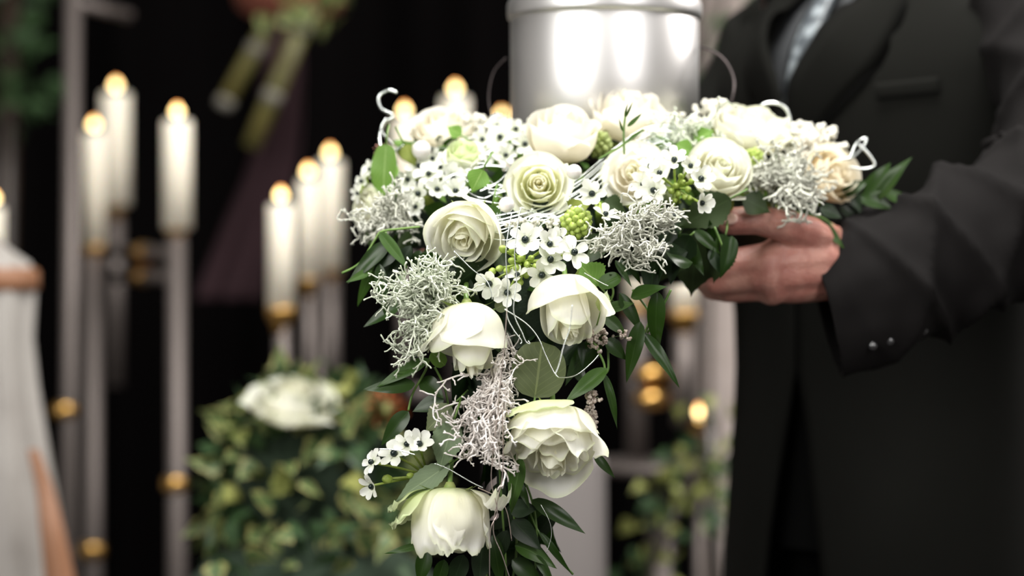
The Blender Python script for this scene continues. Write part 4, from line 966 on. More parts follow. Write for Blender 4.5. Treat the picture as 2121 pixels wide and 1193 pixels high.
sprig('ruscus_sprig', 'dark glossy leaves trailing to the right under the wreath', [[(1240, 560), (1270, 600), (1255, 640), (1230, 680)], [(1310, 600), (1345, 650), (1335, 690)], [(1390, 600), (1370, 640), (1340, 690)], [(1230, 660), (1255, 700), (1260, 760), (1252, 775)], [(1300, 620), (1322, 668)]],
      [(1284, 572, 1240, 592, 30, dict(m='ruscus_pale', kind='round', bend=.05)), (1258, 640, 1314, 626, 24, dict(m='ruscus_pale')), (1284, 608, 1334, 692, 28), (1308, 616, 1380, 588, 42, dict(face=(0, -.8, .8), bend=.1)), (1326, 668, 1297, 794, 34),
       (1360, 604, 1357, 735, 38, dict(twist=.6, bend=.25)), (1333, 690, 1413, 801, 28, dict(twist=0, face=(.3, -1, .3))), (1252, 653, 1299, 696, 28, dict(m='ruscus_pale')), (1256, 703, 1300, 746, 32), (1275, 540, 1310, 594, 14), (1290, 520, 1330, 590, 22, dict(dy0=.02, dy1=.02)),
       (1230, 560, 1255, 620, 26, dict(dy0=.02, m='darkleaf', dy1=.02)), (1204, 705, 1207, 762, 16, dict(m='darkleaf')), (1215, 735, 1250, 720, 34, dict(dy0=.02, dy1=.03, m='darkleaf'))], 2.16)
sprig('ruscus_sprig', 'pair of leaves fanning right of the large grey leaf', [[(1225, 700), (1250, 750), (1252, 772)]],
      [(1256, 764, 1168, 832, 36, dict(m='ruscus_pale', face=(-.3, -1, .5))), (1252, 775, 1285, 888, 20, dict(face=(.6, -1, 0)))], 2.14)
sprig('ruscus_sprig', 'dark pointed leaves at the bottom right of the cascade', [[(1060, 930), (1085, 990), (1105, 1050), (1112, 1120), (1105, 1210)], [(1050, 900), (1055, 1000), (1070, 1120), (1060, 1210)], [(1090, 1040), (1120, 1110), (1187, 1190)], [(1030, 900), (1040, 1050), (1050, 1210)]],
      [(1080, 950, 1054, 1068, 34, dict(m='ruscus_pale', face=(-.3, -1, .2), twist=0, dy0=-.035, dy1=-.03)), (1104, 1036, 1217, 1102, 36, dict(face=(0, -1, .6), twist=0)), (1230, 940, 1276, 991, 20), (1062, 1078, 1122, 1138, 44, dict(m='darkleaf')), (1068, 1130, 1160, 1164, 46, dict(m='ruscus_pale', face=(0, -1, 1), bend=.3)),
       (1118, 1103, 1188, 1192, 16), (1072, 994, 1098, 1054, 18), (1056, 1055, 1114, 1052, 40, dict(m='darkleaf')), (1062, 1160, 1130, 1215, 40), (1110, 1150, 1150, 1215, 20), (1050, 1100, 1010, 1190, 34, dict(m='darkleaf')), (1040, 1000, 1010, 1080, 34, dict(m='darkleaf', dy0=.02, dy1=.02)),
       (1090, 900, 1060, 990, 30, dict(m='darkleaf', dy0=.02, dy1=.02))], 2.155)
sprig('ruscus_sprig', 'narrow leaves below the lowest white rose', [[(900, 1130), (870, 1190)], [(1000, 1120), (1010, 1210)]],
      [(876, 1128, 796, 1146, 16, dict(m='ruscus_pale', bend=.25)), (884, 1140, 866, 1215, 34), (960, 1150, 930, 1230, 40, dict(m='darkleaf')), (1000, 1130, 990, 1220, 40, dict(m='darkleaf')), (1020, 1110, 1040, 1220, 34), (920, 1160, 900, 1230, 30)], 2.15)
sprig('ruscus_sprig', 'blurred dark leaf sprig pointing right past the peach rose', [[(1740, 410), (1800, 400), (1830, 370), (1860, 350)]],
      [(1812, 412, 1884, 322, 34, dict(dy1=-.02)), (1795, 405, 1845, 335, 38), (1830, 400, 1900, 419, 26, dict(m='ruscus_pale')), (1780, 405, 1852, 430, 34), (1745, 400, 1800, 372, 30), (1740, 430, 1795, 455, 26, dict(m='darkleaf')), (1760, 395, 1785, 440, 28, dict(m='darkleaf'))], 2.37)
sprig('ruscus_sprig', 'blurred green leaves lying on the suit cuff', [[(1650, 440), (1700, 450), (1740, 480)]],
      [(1690, 452, 1752, 514, 26, dict(m='ruscus_pale')), (1650, 452, 1722, 458, 24, dict(m='ruscus_pale')), (1608, 424, 1662, 458, 22, dict(m='roseleaf')), (1665, 470, 1700, 500, 20), (1700, 430, 1745, 450, 30, dict(m='darkleaf')), (1655, 425, 1700, 445, 30, dict(m='darkleaf'))], 2.335)
sprig('ruscus_sprig', 'dark leaves in front of the fingers under the wreath', [[(1440, 480), (1400, 520), (1395, 570)], [(1430, 500), (1400, 540)], [(1480, 470), (1500, 520)]],
      [(1516, 490, 1496, 578, 38, dict(face=(.3, -1, .2))), (1440, 478, 1494, 525, 26), (1420, 500, 1424, 562, 26, dict(m='ruscus')), (1396, 520, 1390, 590, 34, dict(m='darkleaf')), (1470, 520, 1500, 572, 24, dict(m='darkleaf')), (1365, 500, 1330, 560, 30), (1380, 480, 1350, 540, 26, dict(m='darkleaf')), (1345, 520, 1290, 560, 30, dict(m='darkleaf'))], 2.225)
def big_leaf(px0, py0, px1, py1, w_, Y, m, label, **k):
    b = P(px0, py0, Y); root = empty('rose_leaf', b, label, 'leaf')
    kk = dict(kind='ovate', face=(0, -1, .3), fold=.12, bend=.12, twist=0.0, seed=3, wave=.06); kk.update(k)
    leaf_at(root, b, P(px1, py1, Y - kk.pop('dy', .0)), S(w_, Y) * 1.05, kk['kind'], M[m], kk['face'], kk['fold'], kk['bend'], kk['twist'], kk['seed'], kk['wave'], name='blade', nv=22)
    d = (b - P(px1, py1, Y)).normalized(); MB().tube([(0, 0, 0), d * 0.012, d * 0.02 + Vector((0, .015, 0))], .001, 6).build('leaf_stalk', M['stem'], root)
big_leaf(1108, 822, 1124, 706, 108, 2.135, 'roseleaf', 'broad matte grey-green rose leaf between the hanging roses', kind='round', seed=1, face=(.1, -1, .1))
big_leaf(940, 872, 905, 982, 64, 2.12, 'roseleaf_pale', 'pale drooping rose leaf beside the low star flowers', twist=.2)
big_leaf(930, 962, 808, 1042, 50, 2.125, 'roseleaf_pale', 'long pale serrated leaf lying above the lowest rose', twist=-.2, face=(-.2, -1, .5))
big_leaf(934, 842, 876, 896, 58, 2.14, 'roseleaf', 'grey-green serrated leaf left of the pinkish twigs', face=(-.3, -1, .2))
big_leaf(1512, 412, 1398, 474, 74, 2.24, 'roseleaf_dark', 'dark rose leaf reaching left from the thumb', face=(0, -1, .1))
big_leaf(1445, 478, 1432, 616, 130, 2.26, 'roseleaf_dark', 'very broad dark leaf under the wreath left of the hand', face=(0, -1, .1), kind='ovate')
big_leaf(1400, 500, 1360, 590, 80, 2.25, 'roseleaf_dark', 'dark rounded leaf below the silvery twig clump', face=(0, -1, .1))
big_leaf(1500, 500, 1480, 590, 60, 2.25, 'roseleaf_dark', 'dark leaf touching the fingers', face=(.2, -1, .1))
big_leaf(800, 300, 790, 408, 56, 2.30, 'limeleaf', 'bright green leaf at the left shoulder of the wreath', face=(-.4, -1, .3), kind='round')
big_leaf(838, 300, 862, 348, 34, 2.31, 'limeleaf2', 'olive leaf behind the blurred pearl')
big_leaf(1000, 352, 975, 400, 48, 2.22, 'limeleaf', 'fresh green leaf above the large left rose')
big_leaf(955, 280, 925, 260, 30, 2.33, 'limeleaf', 'small green leaf in front of the crest rose')
big_leaf(1250, 420, 1300, 440, 50, 2.23, 'roseleaf_dark', 'dark green leaf under the left cream rose')
big_leaf(1440, 290, 1480, 268, 44, 2.31, 'limeleaf', 'bright leaf behind the round white rose')
big_leaf(1400, 300, 1445, 322, 40, 2.29, 'limeleaf', 'bright green leaf above the right star flowers')
big_leaf(1170, 440, 1225, 420, 44, 2.22, 'limeleaf2', 'olive leaf right of the open rose')
big_leaf(1540, 410, 1600, 440, 54, 2.28, 'roseleaf_dark', 'dark leaf between the round rose and the hand')
big_leaf(1240, 590, 1195, 540, 70, 2.16, 'limeleaf', 'yellow-green leaf behind the bowing rose', face=(0, -1, .3))
big_leaf(1245, 645, 1258, 600, 30, 2.14, 'petal_green', 'small greenish outer petal leaf right of the bowing rose')
big_leaf(1026, 640, 1060, 622, 30, 2.15, 'roseleaf', 'narrow grey-green leaf above the drooping bud', kind='lance')
big_leaf(1020, 425, 1004, 500, 50, 2.21, 'ruscus_pale', 'green leaf right of the large left rose', kind='round')
# thin twig in front of the highest rose
sprig('green_twig', 'thin green twig with narrow leaves in front of the highest rose', [[(1293, 320), (1292, 270), (1296, 235)], [(1240, 330), (1290, 300), (1333, 268)]],
      [(1294, 242, 1300, 212, 5, dict(m='ruscus_pale')), (1297, 242, 1311, 209, 5, dict(m='ruscus_pale')), (1300, 262, 1332, 233, 9, dict(m='ruscus_pale')), (1290, 272, 1281, 245, 5, dict(m='ruscus_pale')), (1300, 292, 1331, 267, 7, dict(m='ruscus_pale'))], 2.24, group='thin twigs')

# ---------------------------------------------------------------- decorative wires
GW = 'curled silver decoration wires'
def wire(pts, label, rad=.00050, m='wire', Y=None, n_=6):
    pp = [P(q[0], q[1], (q[2] if len(q) > 2 else (Y or surfY(q[0], q[1]) - 0.012))) for q in pts]
    b = pp[0].copy(); cm_ = catmull([p - b for p in pp], 8)
    mb_ = MB(); mb_.tube(cm_, rad, n_); o = mb_.build('wire', M[m], None, Matrix.Translation(b)); return tag(o, label, 'wire', GW)
r = random.Random(77)
wire([(838, 300, 2.33), (800, 320, 2.34), (786, 290, 2.35), (795, 255, 2.36), (815, 240, 2.36), (790, 225, 2.36), (785, 200, 2.36), (805, 187, 2.36), (822, 192, 2.36)], 'broad silver wire curl standing up at the top left', .0014)
wire([(815, 300, 2.35), (790, 270, 2.35), (800, 245, 2.35)], 'short silver wire arc under the top left curl', .0012)
wire([(1560, 245, 2.4), (1575, 220, 2.4), (1600, 213, 2.4), (1625, 222, 2.4), (1637, 250, 2.4), (1632, 290, 2.4)], 'broad silver wire arch in front of the suit', .0016)
wire([(1740, 330, 2.37), (1765, 326, 2.37), (1788, 305, 2.37), (1794, 287, 2.37), (1775, 296, 2.37), (1762, 325, 2.37)], 'silver wire loop at the right end', .0015)
wire([(1755, 345, 2.37), (1790, 350, 2.37), (1812, 342, 2.37), (1800, 320, 2.37), (1780, 300, 2.37)], 'bent silver wire end beside the right leaf sprig', .0014)
wire([(1450, 96, 2.44), (1480, 108, 2.43), (1505, 130, 2.42), (1520, 165, 2.41), (1518, 200, 2.40), (1508, 225, 2.40)], 'dark thin wire arc right of the urn', .0013, 'wire_dark')
wire([(1048, 120, 2.44), (1022, 150, 2.44), (1012, 200, 2.43), (1018, 240, 2.42)], 'faint thin wire arc left of the urn', .0008, 'wire_dark')
# bundle running up to the right over the cream roses
for k in range(9):
    o1, o2 = -30 + 7.5 * k + r.uniform(-4, 4), -30 + 7 * k + r.uniform(-4, 4)
    wire([(930, 480 + o2 - 3 * k), (1010, 462 + o1), (1120, 434 + o2 + r.uniform(-4, 4)), (1200, 394 + o1), (1262, 342 + o1 + r.uniform(-4, 4)), (1330, 300 + o2), (1400, 276 + o1 * .7), (1448 - 3 * k, 262 + o2)][k % 3:],
         ('highest', 'second highest', 'third highest', 'fourth from the top', 'middle', 'fourth from the bottom', 'third lowest', 'second lowest', 'lowest')[k] + ' wire of the silver bundle sweeping up to the right', .0005 if k % 2 else .0007)
for (cx, cy, nl, wh) in ((1030, 470, 3, 'right of the large left rose'), (1062, 450, 3, 'under the lower pearl'), (1110, 462, 4, 'directly below the open rose'), (1158, 448, 3, 'left of the green seed head'), (952, 375, 2, 'between the left star flowers'),
                          (1000, 350, 3, 'above the large left rose'), (1022, 400, 2, 'left of the open rose'), (1128, 478, 2, 'above the centre star flowers'), (1300, 310, 2, 'under the thin green twig'), (1352, 290, 2, 'behind the right star flowers'), (1400, 278, 2, 'beside the sparkling twigs')):
    mb_ = MB(); b = P(cx, cy, surfY(cx, cy) - .012)
    for z_ in range(nl):
        a0 = r.random() * 6; rr1 = r.uniform(14, 38); el = r.uniform(.35, .9); pts = []; ox, oy = r.uniform(-12, 12), r.uniform(-8, 8)
        for z in range(8):
            a = a0 + z * .75; x_, y_ = cx + ox + rr1 * math.cos(a) * (1 + .1 * z) + z * 4, cy + oy + rr1 * el * math.sin(a) * (1 + .06 * z) + r.uniform(-5, 5)
            pts.append(P(x_, y_, surfY(x_, y_) - .012) - b)
        mb_.tube(catmull(pts, 8), .00058, 6)
    tag(mb_.build('wire_tangle', M['wire'], None, Matrix.Translation(b)), 'curly silver wire tangle ' + wh, 'wire', GW)
for k, ww in enumerate(('over the left pearl', 'across the small greenish bud', 'above the left star flowers', 'through the left star flowers', 'below the left star flowers', 'along the top of the large left rose')):
    x0 = 880 + 18 * k; y0 = (305, 318, 335, 360, 385, 410)[k]
    wire([(x0, y0), (x0 + 50, y0 + r.uniform(-10, 35)), (x0 + 100, y0 + r.uniform(-5, 50)), (x0 + 150, y0 + r.uniform(-30, 50))], 'stray silver wire strand ' + ww, .0005)
# strands hanging through the cascade
wire([(940, 520), (975, 555), (1010, 585), (1020, 620)], 'silver wire crossing the large left rose', .0005, Y=2.10)
wire([(870, 600), (872, 570), (890, 550), (905, 535)], 'thin silver wire beside the left tangle', .0004, Y=2.13)
wire([(1060, 440), (1048, 520), (1052, 600), (1050, 650), (1062, 680), (1080, 705), (1078, 712)], 'silver wire hanging down past the centre buds', .0005, Y=2.095)
wire([(1078, 430), (1066, 520), (1070, 580), (1064, 645), (1082, 690), (1090, 708), (1098, 712), (1094, 706)], 'silver wire ending in a tiny hook above the grey leaf', .0005, Y=2.095)
wire([(1045, 640), (1090, 670), (1115, 700), (1130, 735), (1150, 775), (1165, 782), (1195, 776), (1225, 752), (1240, 735)], 'silver wire looping below the bowing rose', .0006, Y=2.12)
wire([(1185, 632), (1180, 680), (1168, 715), (1158, 755), (1150, 775)], 'fine wire lying over the bowing rose', .0004, Y=2.045)
wire([(1210, 565), (1245, 585), (1260, 592)], 'short wire right of the bowing rose', .0004, Y=2.13)
wire([(1050, 640), (1046, 700), (1038, 780), (1030, 860), (1020, 950), (1018, 1000), (1030, 1060), (1016, 1100), (1014, 1200)], 'pinkish wire strand hanging the length of the cascade', .0004, 'wire_pink', Y=2.09)
wire([(1040, 840), (1042, 930), (1040, 990), (1030, 1040), (1022, 1100), (1040, 1150), (1060, 1210)], 'pinkish wire trailing beside the lowest rose', .0004, 'wire_pink', Y=2.09)
wire([(900, 960), (930, 972), (975, 998), (1000, 1010)], 'fine silver wire above the lowest rose', .0004, Y=2.09)
wire([(990, 1010), (1030, 1030), (1050, 1060), (1060, 1120)], 'fine pinkish wire right of the lowest rose', .0004, 'wire_pink', Y=2.11)
wire([(1120, 1045), (1138, 1080), (1142, 1110), (1132, 1145)], 'faint wire curve beside the dark pointed leaf', .0003, Y=2.14)
wire([(785, 930, 2.08), (820, 932, 2.08), (860, 942, 2.08)], 'short pale wire lying across the low star flowers', .0005)
wire([(1150, 830), (1158, 860), (1163, 890)], 'silver wire glint above the largest rose', .0006, Y=2.13)

# ---------------------------------------------------------------- the man
def hull_pair(bm, a, ra, b_, rb__, sub=2):
    t = bmesh.new()
    bmesh.ops.create_icosphere(t, subdivisions=sub, radius=ra, matrix=Matrix.Translation(a))
    bmesh.ops.create_icosphere(t, subdivisions=sub, radius=rb__, matrix=Matrix.Translation(b_))
    res = bmesh.ops.convex_hull(t, input=t.verts)
    bmesh.ops.delete(t, geom=list({e for e in res['geom_interior'] + res['geom_unused'] if isinstance(e, bmesh.types.BMVert) and e.is_valid}), context='VERTS')
    me = bpy.data.meshes.new('t'); t.to_mesh(me); t.free(); bm.from_mesh(me); bpy.data.meshes.remove(me)
def union(chains, voxel, smooth):
    bm = bmesh.new()
    for ch in chains:
        for (a, ra), (b_, rb2) in zip(ch[:-1], ch[1:]): hull_pair(bm, Vector(a), ra, Vector(b_), rb2)
    me = bpy.data.meshes.new('u'); bm.to_mesh(me); bm.free()
    o = bpy.data.objects.new('u', me); COL.objects.link(o)
    md = o.modifiers.new('r', 'REMESH'); md.mode = 'VOXEL'; md.voxel_size = voxel
    ms = o.modifiers.new('s', 'SMOOTH'); ms.factor = .6; ms.iterations = smooth
    dg = bpy.context.evaluated_depsgraph_get(); out = bpy.data.meshes.new_from_object(o.evaluated_get(dg))
    bpy.data.objects.remove(o); return out
man0 = Vector((0.42, 2.75, 0))
fz = math.radians(50); FW = Vector((-math.sin(fz), -math.cos(fz), 0)); LF = Vector((-FW.y, FW.x, 0))   # facing, his left
def B(f_, l_, z): return man0 + FW * f_ + LF * l_ + Vector((0, 0, z))
man = None
Yh = 2.335
# near hand (his left), thumb on top, fingers curling round the wreath from below
H_ = []
H_.append([(P(1790, 548, 2.38), .031), (P(1725, 545, 2.365), .0295)])
H_.append([(P(1760, 520, 2.38), .024), (P(1700, 505, 2.355), .0215), (P(1672, 492, 2.345), .018)])
kn = [((1592, 527, 2.335), .0135), ((1572, 550, 2.325), .0140), ((1568, 578, 2.325), .0135), ((1580, 601, 2.335), .0118)]
wr = [(1712, 512, 2.355), (1712, 535, 2.348), (1712, 558, 2.350), (1712, 580, 2.36)]
for (k_, kr), w_ in zip(kn, wr): H_.append([(P(*w_), .0205), (P((k_[0] + w_[0]) / 2, (k_[1] + w_[1]) / 2, (k_[2] + w_[2]) / 2 - .004), .0185), (P(*k_), kr)])
# palm fill
H_.append([(P(1700, 545, 2.37), .027), (P(1620, 555, 2.355), .024), (P(1590, 562, 2.35), .018)])
# fingers: mcp -> pip -> dip -> tip
fi = [((1592, 527, 2.335), (1505, 540, 2.335), (1470, 520, 2.36), (1462, 495, 2.375)), ((1572, 550, 2.325), (1478, 562, 2.335), (1440, 545, 2.365), (1430, 520, 2.385)),
      ((1568, 578, 2.325), (1482, 590, 2.337), (1446, 580, 2.368), (1436, 556, 2.388)), ((1580, 601, 2.335), (1508, 607, 2.345), (1472, 604, 2.365), (1455, 590, 2.385))]
fr = [(.0125, .0112, .0095, .0080), (.0128, .0115, .0098, .0082), (.0124, .0108, .0092, .0078), (.0112, .0098, .0084, .0072)]
for f_, rr_ in zip(fi, fr): H_.append([(P(*q), w_) for q, w_ in zip(f_, rr_)])
for q in range(3):
    a_, b_2 = kn[q][0], kn[q + 1][0]; w1_, w2_ = wr[q], wr[q + 1]
    for t_ in (.3, .6, .85):
        pa = [w1_[i] + (a_[i] - w1_[i]) * t_ for i in range(3)]; pb = [w2_[i] + (b_2[i] - w2_[i]) * t_ for i in range(3)]; H_.append([(P(pa[0], pa[1], pa[2] - .003), .0172), (P(pb[0], pb[1], pb[2] - .003), .0172)])
# thumb
th = [(1705, 498, 2.35), (1634, 470, 2.318), (1568, 455, 2.303), (1520, 458, 2.296), (1506, 463, 2.295)]; tr_ = (.0200, .0165, .0145, .0135, .0105)
H_.append([(P(*q), w_) for q, w_ in zip(th, tr_)])
H_.append([(P(1652, 492, 2.33), .0150), (P(1606, 520, 2.335), .0120)])
H_.append([(P(1690, 470, 2.348), .0085), (P(1715, 500, 2.352), .012)])
hand = union(H_, .0021, 7)
# far hand and arm (his right), behind the wreath
wz = RC.z
sh_r = B(-.01, -.175, 1.44); el_r = B(.10, -.20, 1.235); wr_r = Vector((0.02, 2.66, wz - .015))
hr = [[(el_r, .045), (wr_r, .030)]]
hx = wr_r
for k in range(4):
    b0 = hx + Vector((-.08, -.03, .010 - .020 * k)); hr.append([(hx + Vector((0, 0, .012 - .009 * k)), .020), (b0, .0135), (b0 + Vector((-.03, -.03, 0)), .0115), (b0 + Vector((-.02, -.055, .004)), .0095)])
hr.append([(hx, .020), (hx + Vector((-.03, -.03, .035)), .014), (hx + Vector((-.05, -.055, .040)), .011), (hx + Vector((-.055, -.075, .038)), .0095)])
body = hr[:]
sh_l = B(.0, .215, 1.40); el_l = P(2185, 420, 2.445); wrl = P(1790, 548, 2.38)
body += [[(B(-.01, 0, .98), .120), (B(0, 0, 1.12), .115), (B(0, 0, 1.30), .125), (B(-.01, 0, 1.42), .09), (B(-.02, 0, 1.52), .055), (B(0.0, 0, 1.60), .055)],
         [(B(0, -.09, 1.0), .085), (B(0, .09, 1.0), .085)], [(B(0, -.09, 1.28), .10), (B(0, .09, 1.28), .10)], [(B(-.01, -.14, 1.43), .055), (B(-.01, 0, 1.46), .06), (B(-.01, .14, 1.41), .045)],
         [(B(0.01, 0, 1.70), .092), (B(0.02, 0, 1.66), .078), (B(.05, 0, 1.60), .045)], [(B(-.02, 0, 1.71), .088), (B(0.01, 0, 1.69), .088)],
         [(B(.095, 0, 1.70), .010), (B(.118, 0, 1.672), .014)], [(B(.0, .078, 1.69), .016), (B(-.01, .086, 1.67), .012)], [(B(.0, -.078, 1.69), .016), (B(-.01, -.086, 1.67), .012)],
         [(B(.088, .03, 1.645), .008), (B(.095, 0, 1.640), .012), (B(.088, -.03, 1.645), .008)],
         [(sh_l, .040), (P(2200, 230, 2.50), .040), (el_l, .040), (wrl, .030)], [(sh_r, .056), (el_r, .044)],
         [(B(0, .09, .95), .088), (B(.01, .095, .50), .055), (B(-.01, .10, .10), .038), (B(.10, .11, .045), .035)], [(B(0, -.09, .95), .088), (B(.01, -.095, .50), .055), (B(-.01, -.10, .10), .038), (B(.10, -.11, .045), .035)]]
bm_ = union(body, .0065, 5)
bm = bmesh.new(); bm.from_mesh(bm_); bm.from_mesh(hand); me = bpy.data.meshes.new('body'); bm.to_mesh(me); bm.free(); me.materials.clear()
me.polygons.foreach_set('use_smooth', [True] * len(me.polygons))
man = obj('person', me, M['skin'])
tag(man, 'man in a dark suit holding the white flower wreath and urn with one hand visible', 'person')
# nail on the thumb
mb = MB(); mb.ball((0, 0, 0), .0078, (1.15, .28, .82), 14, 10)
mb.build('thumbnail', M['nail'], man, Matrix.Translation(P(1511, 453, 2.2850)) @ Matrix.Rotation(math.radians(-28), 4, 'Z') @ Matrix.Rotation(math.radians(-25), 4, 'X') @ Matrix.Rotation(math.radians(8), 4, 'Y'))
mb = MB(); mb.ball(B(-.025, 0, 1.725), .100, (.93, .90, .86), 28, 18); mb.build('hair', M['hair'], man)
for s_ in (-1, 1): MB().ball(B(.083, .032 * s_, 1.70), .0105, n=12, m=8).build('eye', M['pearl'], man)

def loft(rings, m, name, n_=72, fold=None, parent=None, a0=0.0, a1=2 * PI, thick=0.0, capends=True):
    """rings: (centre, xaxis, yaxis, rx, ry)"""
    mb_ = MB(); closed = abs(a1 - a0 - 2 * PI) < 1e-6
    cnt = n_ if closed else n_ + 1
    for j, (c, xa, ya, rx, ry) in enumerate(rings):
        A0, A1 = (a0, a1) if not callable(a0) else (a0(j), a1(j))
        for k in range(cnt):
            q = (A0 + (A1 - A0) * k / n_); e = fold(j / (len(rings) - 1), q, j) if fold else 0
            mb_.v.append(c + xa * (math.cos(q) * (rx + e)) + ya * (math.sin(q) * (ry + e))); mb_.uv.append((k / n_, j / len(rings)))
    for j in range(len(rings) - 1):
        for k in range(n_):
            k2 = (k + 1) % cnt; mb_.f.append((j * cnt + k, j * cnt + k2, (j + 1) * cnt + k2, (j + 1) * cnt + k))
    o = mb_.build(name, m, parent)
    if thick: md_ = o.modifiers.new('s', 'SOLIDIFY'); md_.thickness = thick; md_.offset = -1
    return o
# jacket trunk: open front wedge varies with height (angle 0 = straight ahead)
zs = [0.70, 0.76, 0.82, 0.88, 0.94, 1.00, 1.06, 1.12, 1.18, 1.24, 1.30, 1.34, 1.38, 1.42, 1.46, 1.49, 1.515]
rf = [.150, .150, .150, .148, .145, .140, .137, .136, .138, .142, .145, .145, .142, .130, .105, .08, .065]
rl = [.215, .214, .212, .208, .203, .198, .194, .194, .198, .205, .212, .216, .218, .210, .175, .12, .075]
rings = [(B(0, 0, z), FW, LF, a, c) for z, a, c in zip(zs, rf, rl)]
def gap(z):
    if z < 1.06: return .02 + (1.06 - z) * .9
    if z > 1.33: return .02 + (z - 1.33) * 3.0
    return .012
g_ = [gap(z) for z in zs]
def jfold(t, q, j): return .004 * math.sin(q * 3 + t * 5) + .003 * math.sin(q * 7 - t * 9) * (1 - t) + .0035 * noise.noise(Vector((math.cos(q) * 2, math.sin(q) * 2, t * 5)))
mbj = MB(); n_ = 96
for j, (c, xa, ya, rx, ry) in enumerate(rings):
    for k in range(n_ + 1):
        q = g_[j] + (2 * PI - 2 * g_[j]) * k / n_; e = jfold(j / 16, q, j)
        mbj.v.append(c + xa * (math.cos(q) * (rx + e)) + ya * (math.sin(q) * (ry + e))); mbj.uv.append((k / n_, j / 16))
for j in range(len(rings) - 1):
    for k in range(n_): a_ = j * (n_ + 1) + k; mbj.f.append((a_, a_ + 1, a_ + n_ + 2, a_ + n_ + 1))
jk = mbj.build('jacket', M['suit'], man); md = jk.modifiers.new('s', 'SOLIDIFY'); md.thickness = .006; md.offset = -1
# shirt front and tie
loft([(B(0, 0, z), FW, LF, a - .014, c - .014) for z, a, c in zip(zs[6:], rf[6:], rl[6:])], M['shirt'], 'shirt', 60, parent=man)
def strip(pts, wd_, m, name, normal, thick=.004, sub=6):
    cm_ = catmull(pts, sub); mb_ = MB(); N_ = len(cm_)
    for i, p in enumerate(cm_):
        t = (cm_[min(i + 1, N_ - 1)] - cm_[max(i - 1, 0)]).normalized(); nn = Vector(normal).normalized(); s = t.cross(nn).normalized()
        x = i / (N_ - 1) * (len(wd_) - 1); a_ = int(min(x, len(wd_) - 2)); w_ = wd_[a_] + (wd_[a_ + 1] - wd_[a_]) * (x - a_)
        for u, e in ((-1, 0), (-.5, thick * .8), (0, thick), (.5, thick * .8), (1, 0), (.5, -thick * .3), (-.5, -thick * .3)):
            mb_.v.append(p + s * u * w_ / 2 + nn * e); mb_.uv.append((u, i / N_))
    for i in range(N_ - 1):
        for k in range(7): mb_.f.append((i * 7 + k, i * 7 + (k + 1) % 7, i * 7 + 7 + (k + 1) % 7, i * 7 + 7 + k))
    mb_.f.append(tuple(range(7))); mb_.f.append(tuple((N_ - 1) * 7 + k for k in range(7))[::-1])
    return mb_.build(name, m, man)
def surf(z, q, off=0.0):
    for i in range(len(zs) - 1):
        if zs[i] <= z <= zs[i + 1]: t = (z - zs[i]) / (zs[i + 1] - zs[i]); a = rf[i] + (rf[i + 1] - rf[i]) * t; c = rl[i] + (rl[i + 1] - rl[i]) * t; break
    return B(math.cos(q) * (a + off), math.sin(q) * (c + off), z)
strip([surf(1.50, 0, -.005), surf(1.46, 0, -.002), surf(1.40, 0, -.004), surf(1.32, 0, -.008), surf(1.2, 0, -.010)], [.03, .036, .045, .052, .055], M['tie'], 'tie', FW, .005)
for s_ in (-1, 1):
    strip([surf(1.505, s_ * .55, .002), surf(1.46, s_ * .46, .006), surf(1.41, s_ * .33, .008), surf(1.36, s_ * .16, .008), surf(1.30, s_ * .03, .006)], [.035, .07, .085, .07, .02], M['suit'], 'lapel', FW + LF * s_ * .4, .004)
MB().ball(surf(1.27, .04, .006), .010, (1, 1, 1), 14, 8).build('jacket_button', M['button'], man)
strip([surf(1.36, .50, .004), surf(1.365, .85, .004)], [.018, .018], M['suit'], 'breast_pocket', FW * .8 + LF * .6, .001)
loft([(B(0, 0, z), FW, LF, .120, .165) for z in (.86, .94, 1.02, 1.10)], M['trouser'], 'trouser_waist', 48, parent=man)
# near sleeve
def path_rings(pts, rads, sub=6, up=Vector((0, 0, 1))):
    cm_ = catmull(pts, sub); N_ = len(cm_); out = []
    for i, p in enumerate(cm_):
        t = (cm_[min(i + 1, N_ - 1)] - cm_[max(i - 1, 0)]).normalized()
        y = up - t * up.dot(t)
        if y.length < .3: y = Vector((0, -1, 0)) - t * t.dot(Vector((0, -1, 0)))
        y.normalize(); x = y.cross(t)
        a = i / (N_ - 1) * (len(rads) - 1); k = int(min(a, len(rads) - 2)); f_ = a - k
        rx = rads[k][0] * (1 - f_) + rads[k + 1][0] * f_; ry = rads[k][1] * (1 - f_) + rads[k + 1][1] * f_
        out.append((p, x, y, rx, ry))
    return out
cuffc = P(1706, 632, 2.375)
sp_ = [cuffc, P(1780, 612, 2.375), P(1880, 560, 2.385), P(1990, 510, 2.40), P(2110, 455, 2.42), P(2200, 390, 2.45), P(2215, 260, 2.49), P(2195, 120, 2.54), P(2140, -10, 2.60)]
sr = [(.054, .073), (.056, .072), (.058, .070), (.060, .071), (.064, .074), (.068, .078), (.070, .080), (.072, .082), (.068, .070)]
def sfold(t, q, j):
    k = sstep(0.05, 0.25, t)
    w_ = abs(math.sin(q * 1.5 + t * 17 + .6)); w2 = abs(math.sin(q * 1.0 - t * 24 + 2.0)); return k * (.013 * (1 - w_) ** 2.2 + .011 * (1 - w2) ** 2.5 - .004) + .003 * noise.noise(Vector((math.cos(q) * 2, math.sin(q) * 2, t * 12)))
rs = path_rings(sp_, sr, 12)
c0_, x0_, y0_, a0_, b0_ = rs[0]
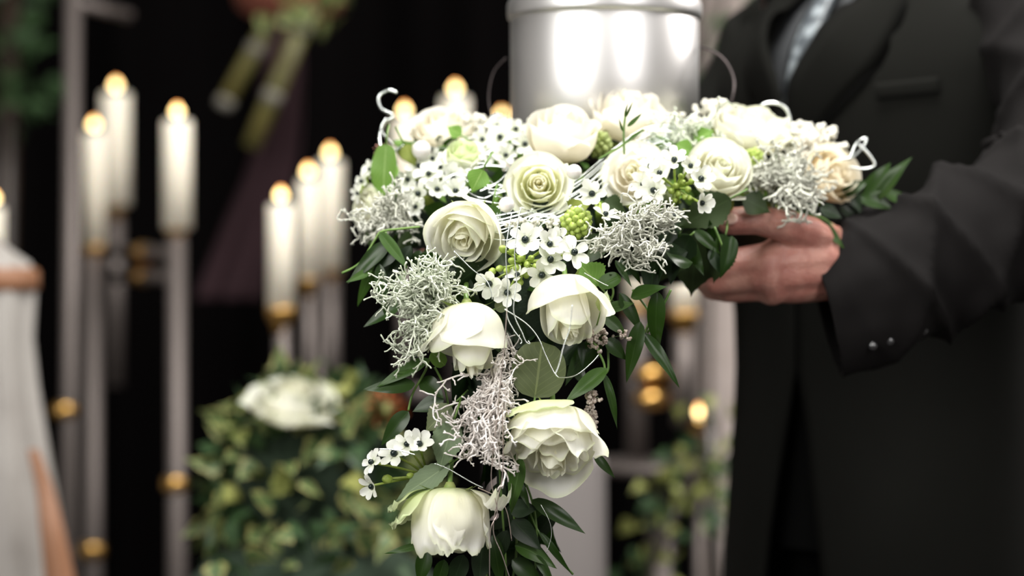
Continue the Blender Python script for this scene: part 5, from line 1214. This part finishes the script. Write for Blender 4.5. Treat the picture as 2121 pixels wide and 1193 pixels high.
sl = loft(rs, M['suit_sleeve'], 'sleeve', 84, sfold, man); md = sl.modifiers.new('s', 'SOLIDIFY'); md.thickness = .004; md.offset = -1
for (px, py, k) in ((1808, 716, .6), (1843, 706, .8), (1878, 696, 1.1), (1913, 684, 1.1)):
    MB().ball(P(px, py, 2.326 + .019 * (px - 1808) / 105 + .004), .0042, (1, .7, 1), 14, 8).build('sleeve_button', M['button'], man)
# far sleeve, mostly behind the wreath
rs = path_rings([Vector((.06, 2.665, wz - .012)), Vector((.16, 2.68, wz - .02)), el_r, (el_r + sh_r) / 2, sh_r, B(0, -.13, 1.46)], [(.045, .05), (.052, .056), (.06, .062), (.066, .066), (.064, .064), (.05, .05)], 8)
sl = loft(rs, M['suit'], 'sleeve', 60, lambda t, q, j: .004 * math.sin(q * 3 + t * 20), man); md = sl.modifiers.new('s', 'SOLIDIFY'); md.thickness = .004; md.offset = -1
for s_ in (-1, 1):
    rs = path_rings([B(0, .085 * s_, 1.02), B(0.01, .09 * s_, .8), B(.015, .095 * s_, .5), B(0, .10 * s_, .2), B(0.01, .10 * s_, .05)], [(.095, .085), (.09, .09), (.082, .085), (.07, .08), (.066, .08)], 6, up=FW)
    loft(rs, M['trouser'], 'trouser_leg', 48, lambda t, q, j: .003 * math.sin(q * 4 + t * 12), man, thick=.004)
    mb = MB(); c = B(.07, .11 * s_, .045)
    for i in range(13):
        t = i / 12; xx = -.10 + .28 * t; w_ = .042 * math.sin(PI * min(1, .12 + t * .95)) ** .5 + .004; h_ = .05 * (1 - .55 * t) + .004
        for k in range(16):
            q = 2 * PI * k / 16; zz = max(-.042, math.sin(q) * h_); mb.v.append(c + FW * xx + LF * math.cos(q) * w_ + Vector((0, 0, zz))); mb.uv.append((0, 0))
    for i in range(12):
        for k in range(16): mb.f.append((i * 16 + k, i * 16 + (k + 1) % 16, i * 16 + 16 + (k + 1) % 16, i * 16 + 16 + k))
    mb.f.append(tuple(range(16))); mb.f.append(tuple(12 * 16 + k for k in range(16)))
    mb.build('shoe', M['leather'], man)
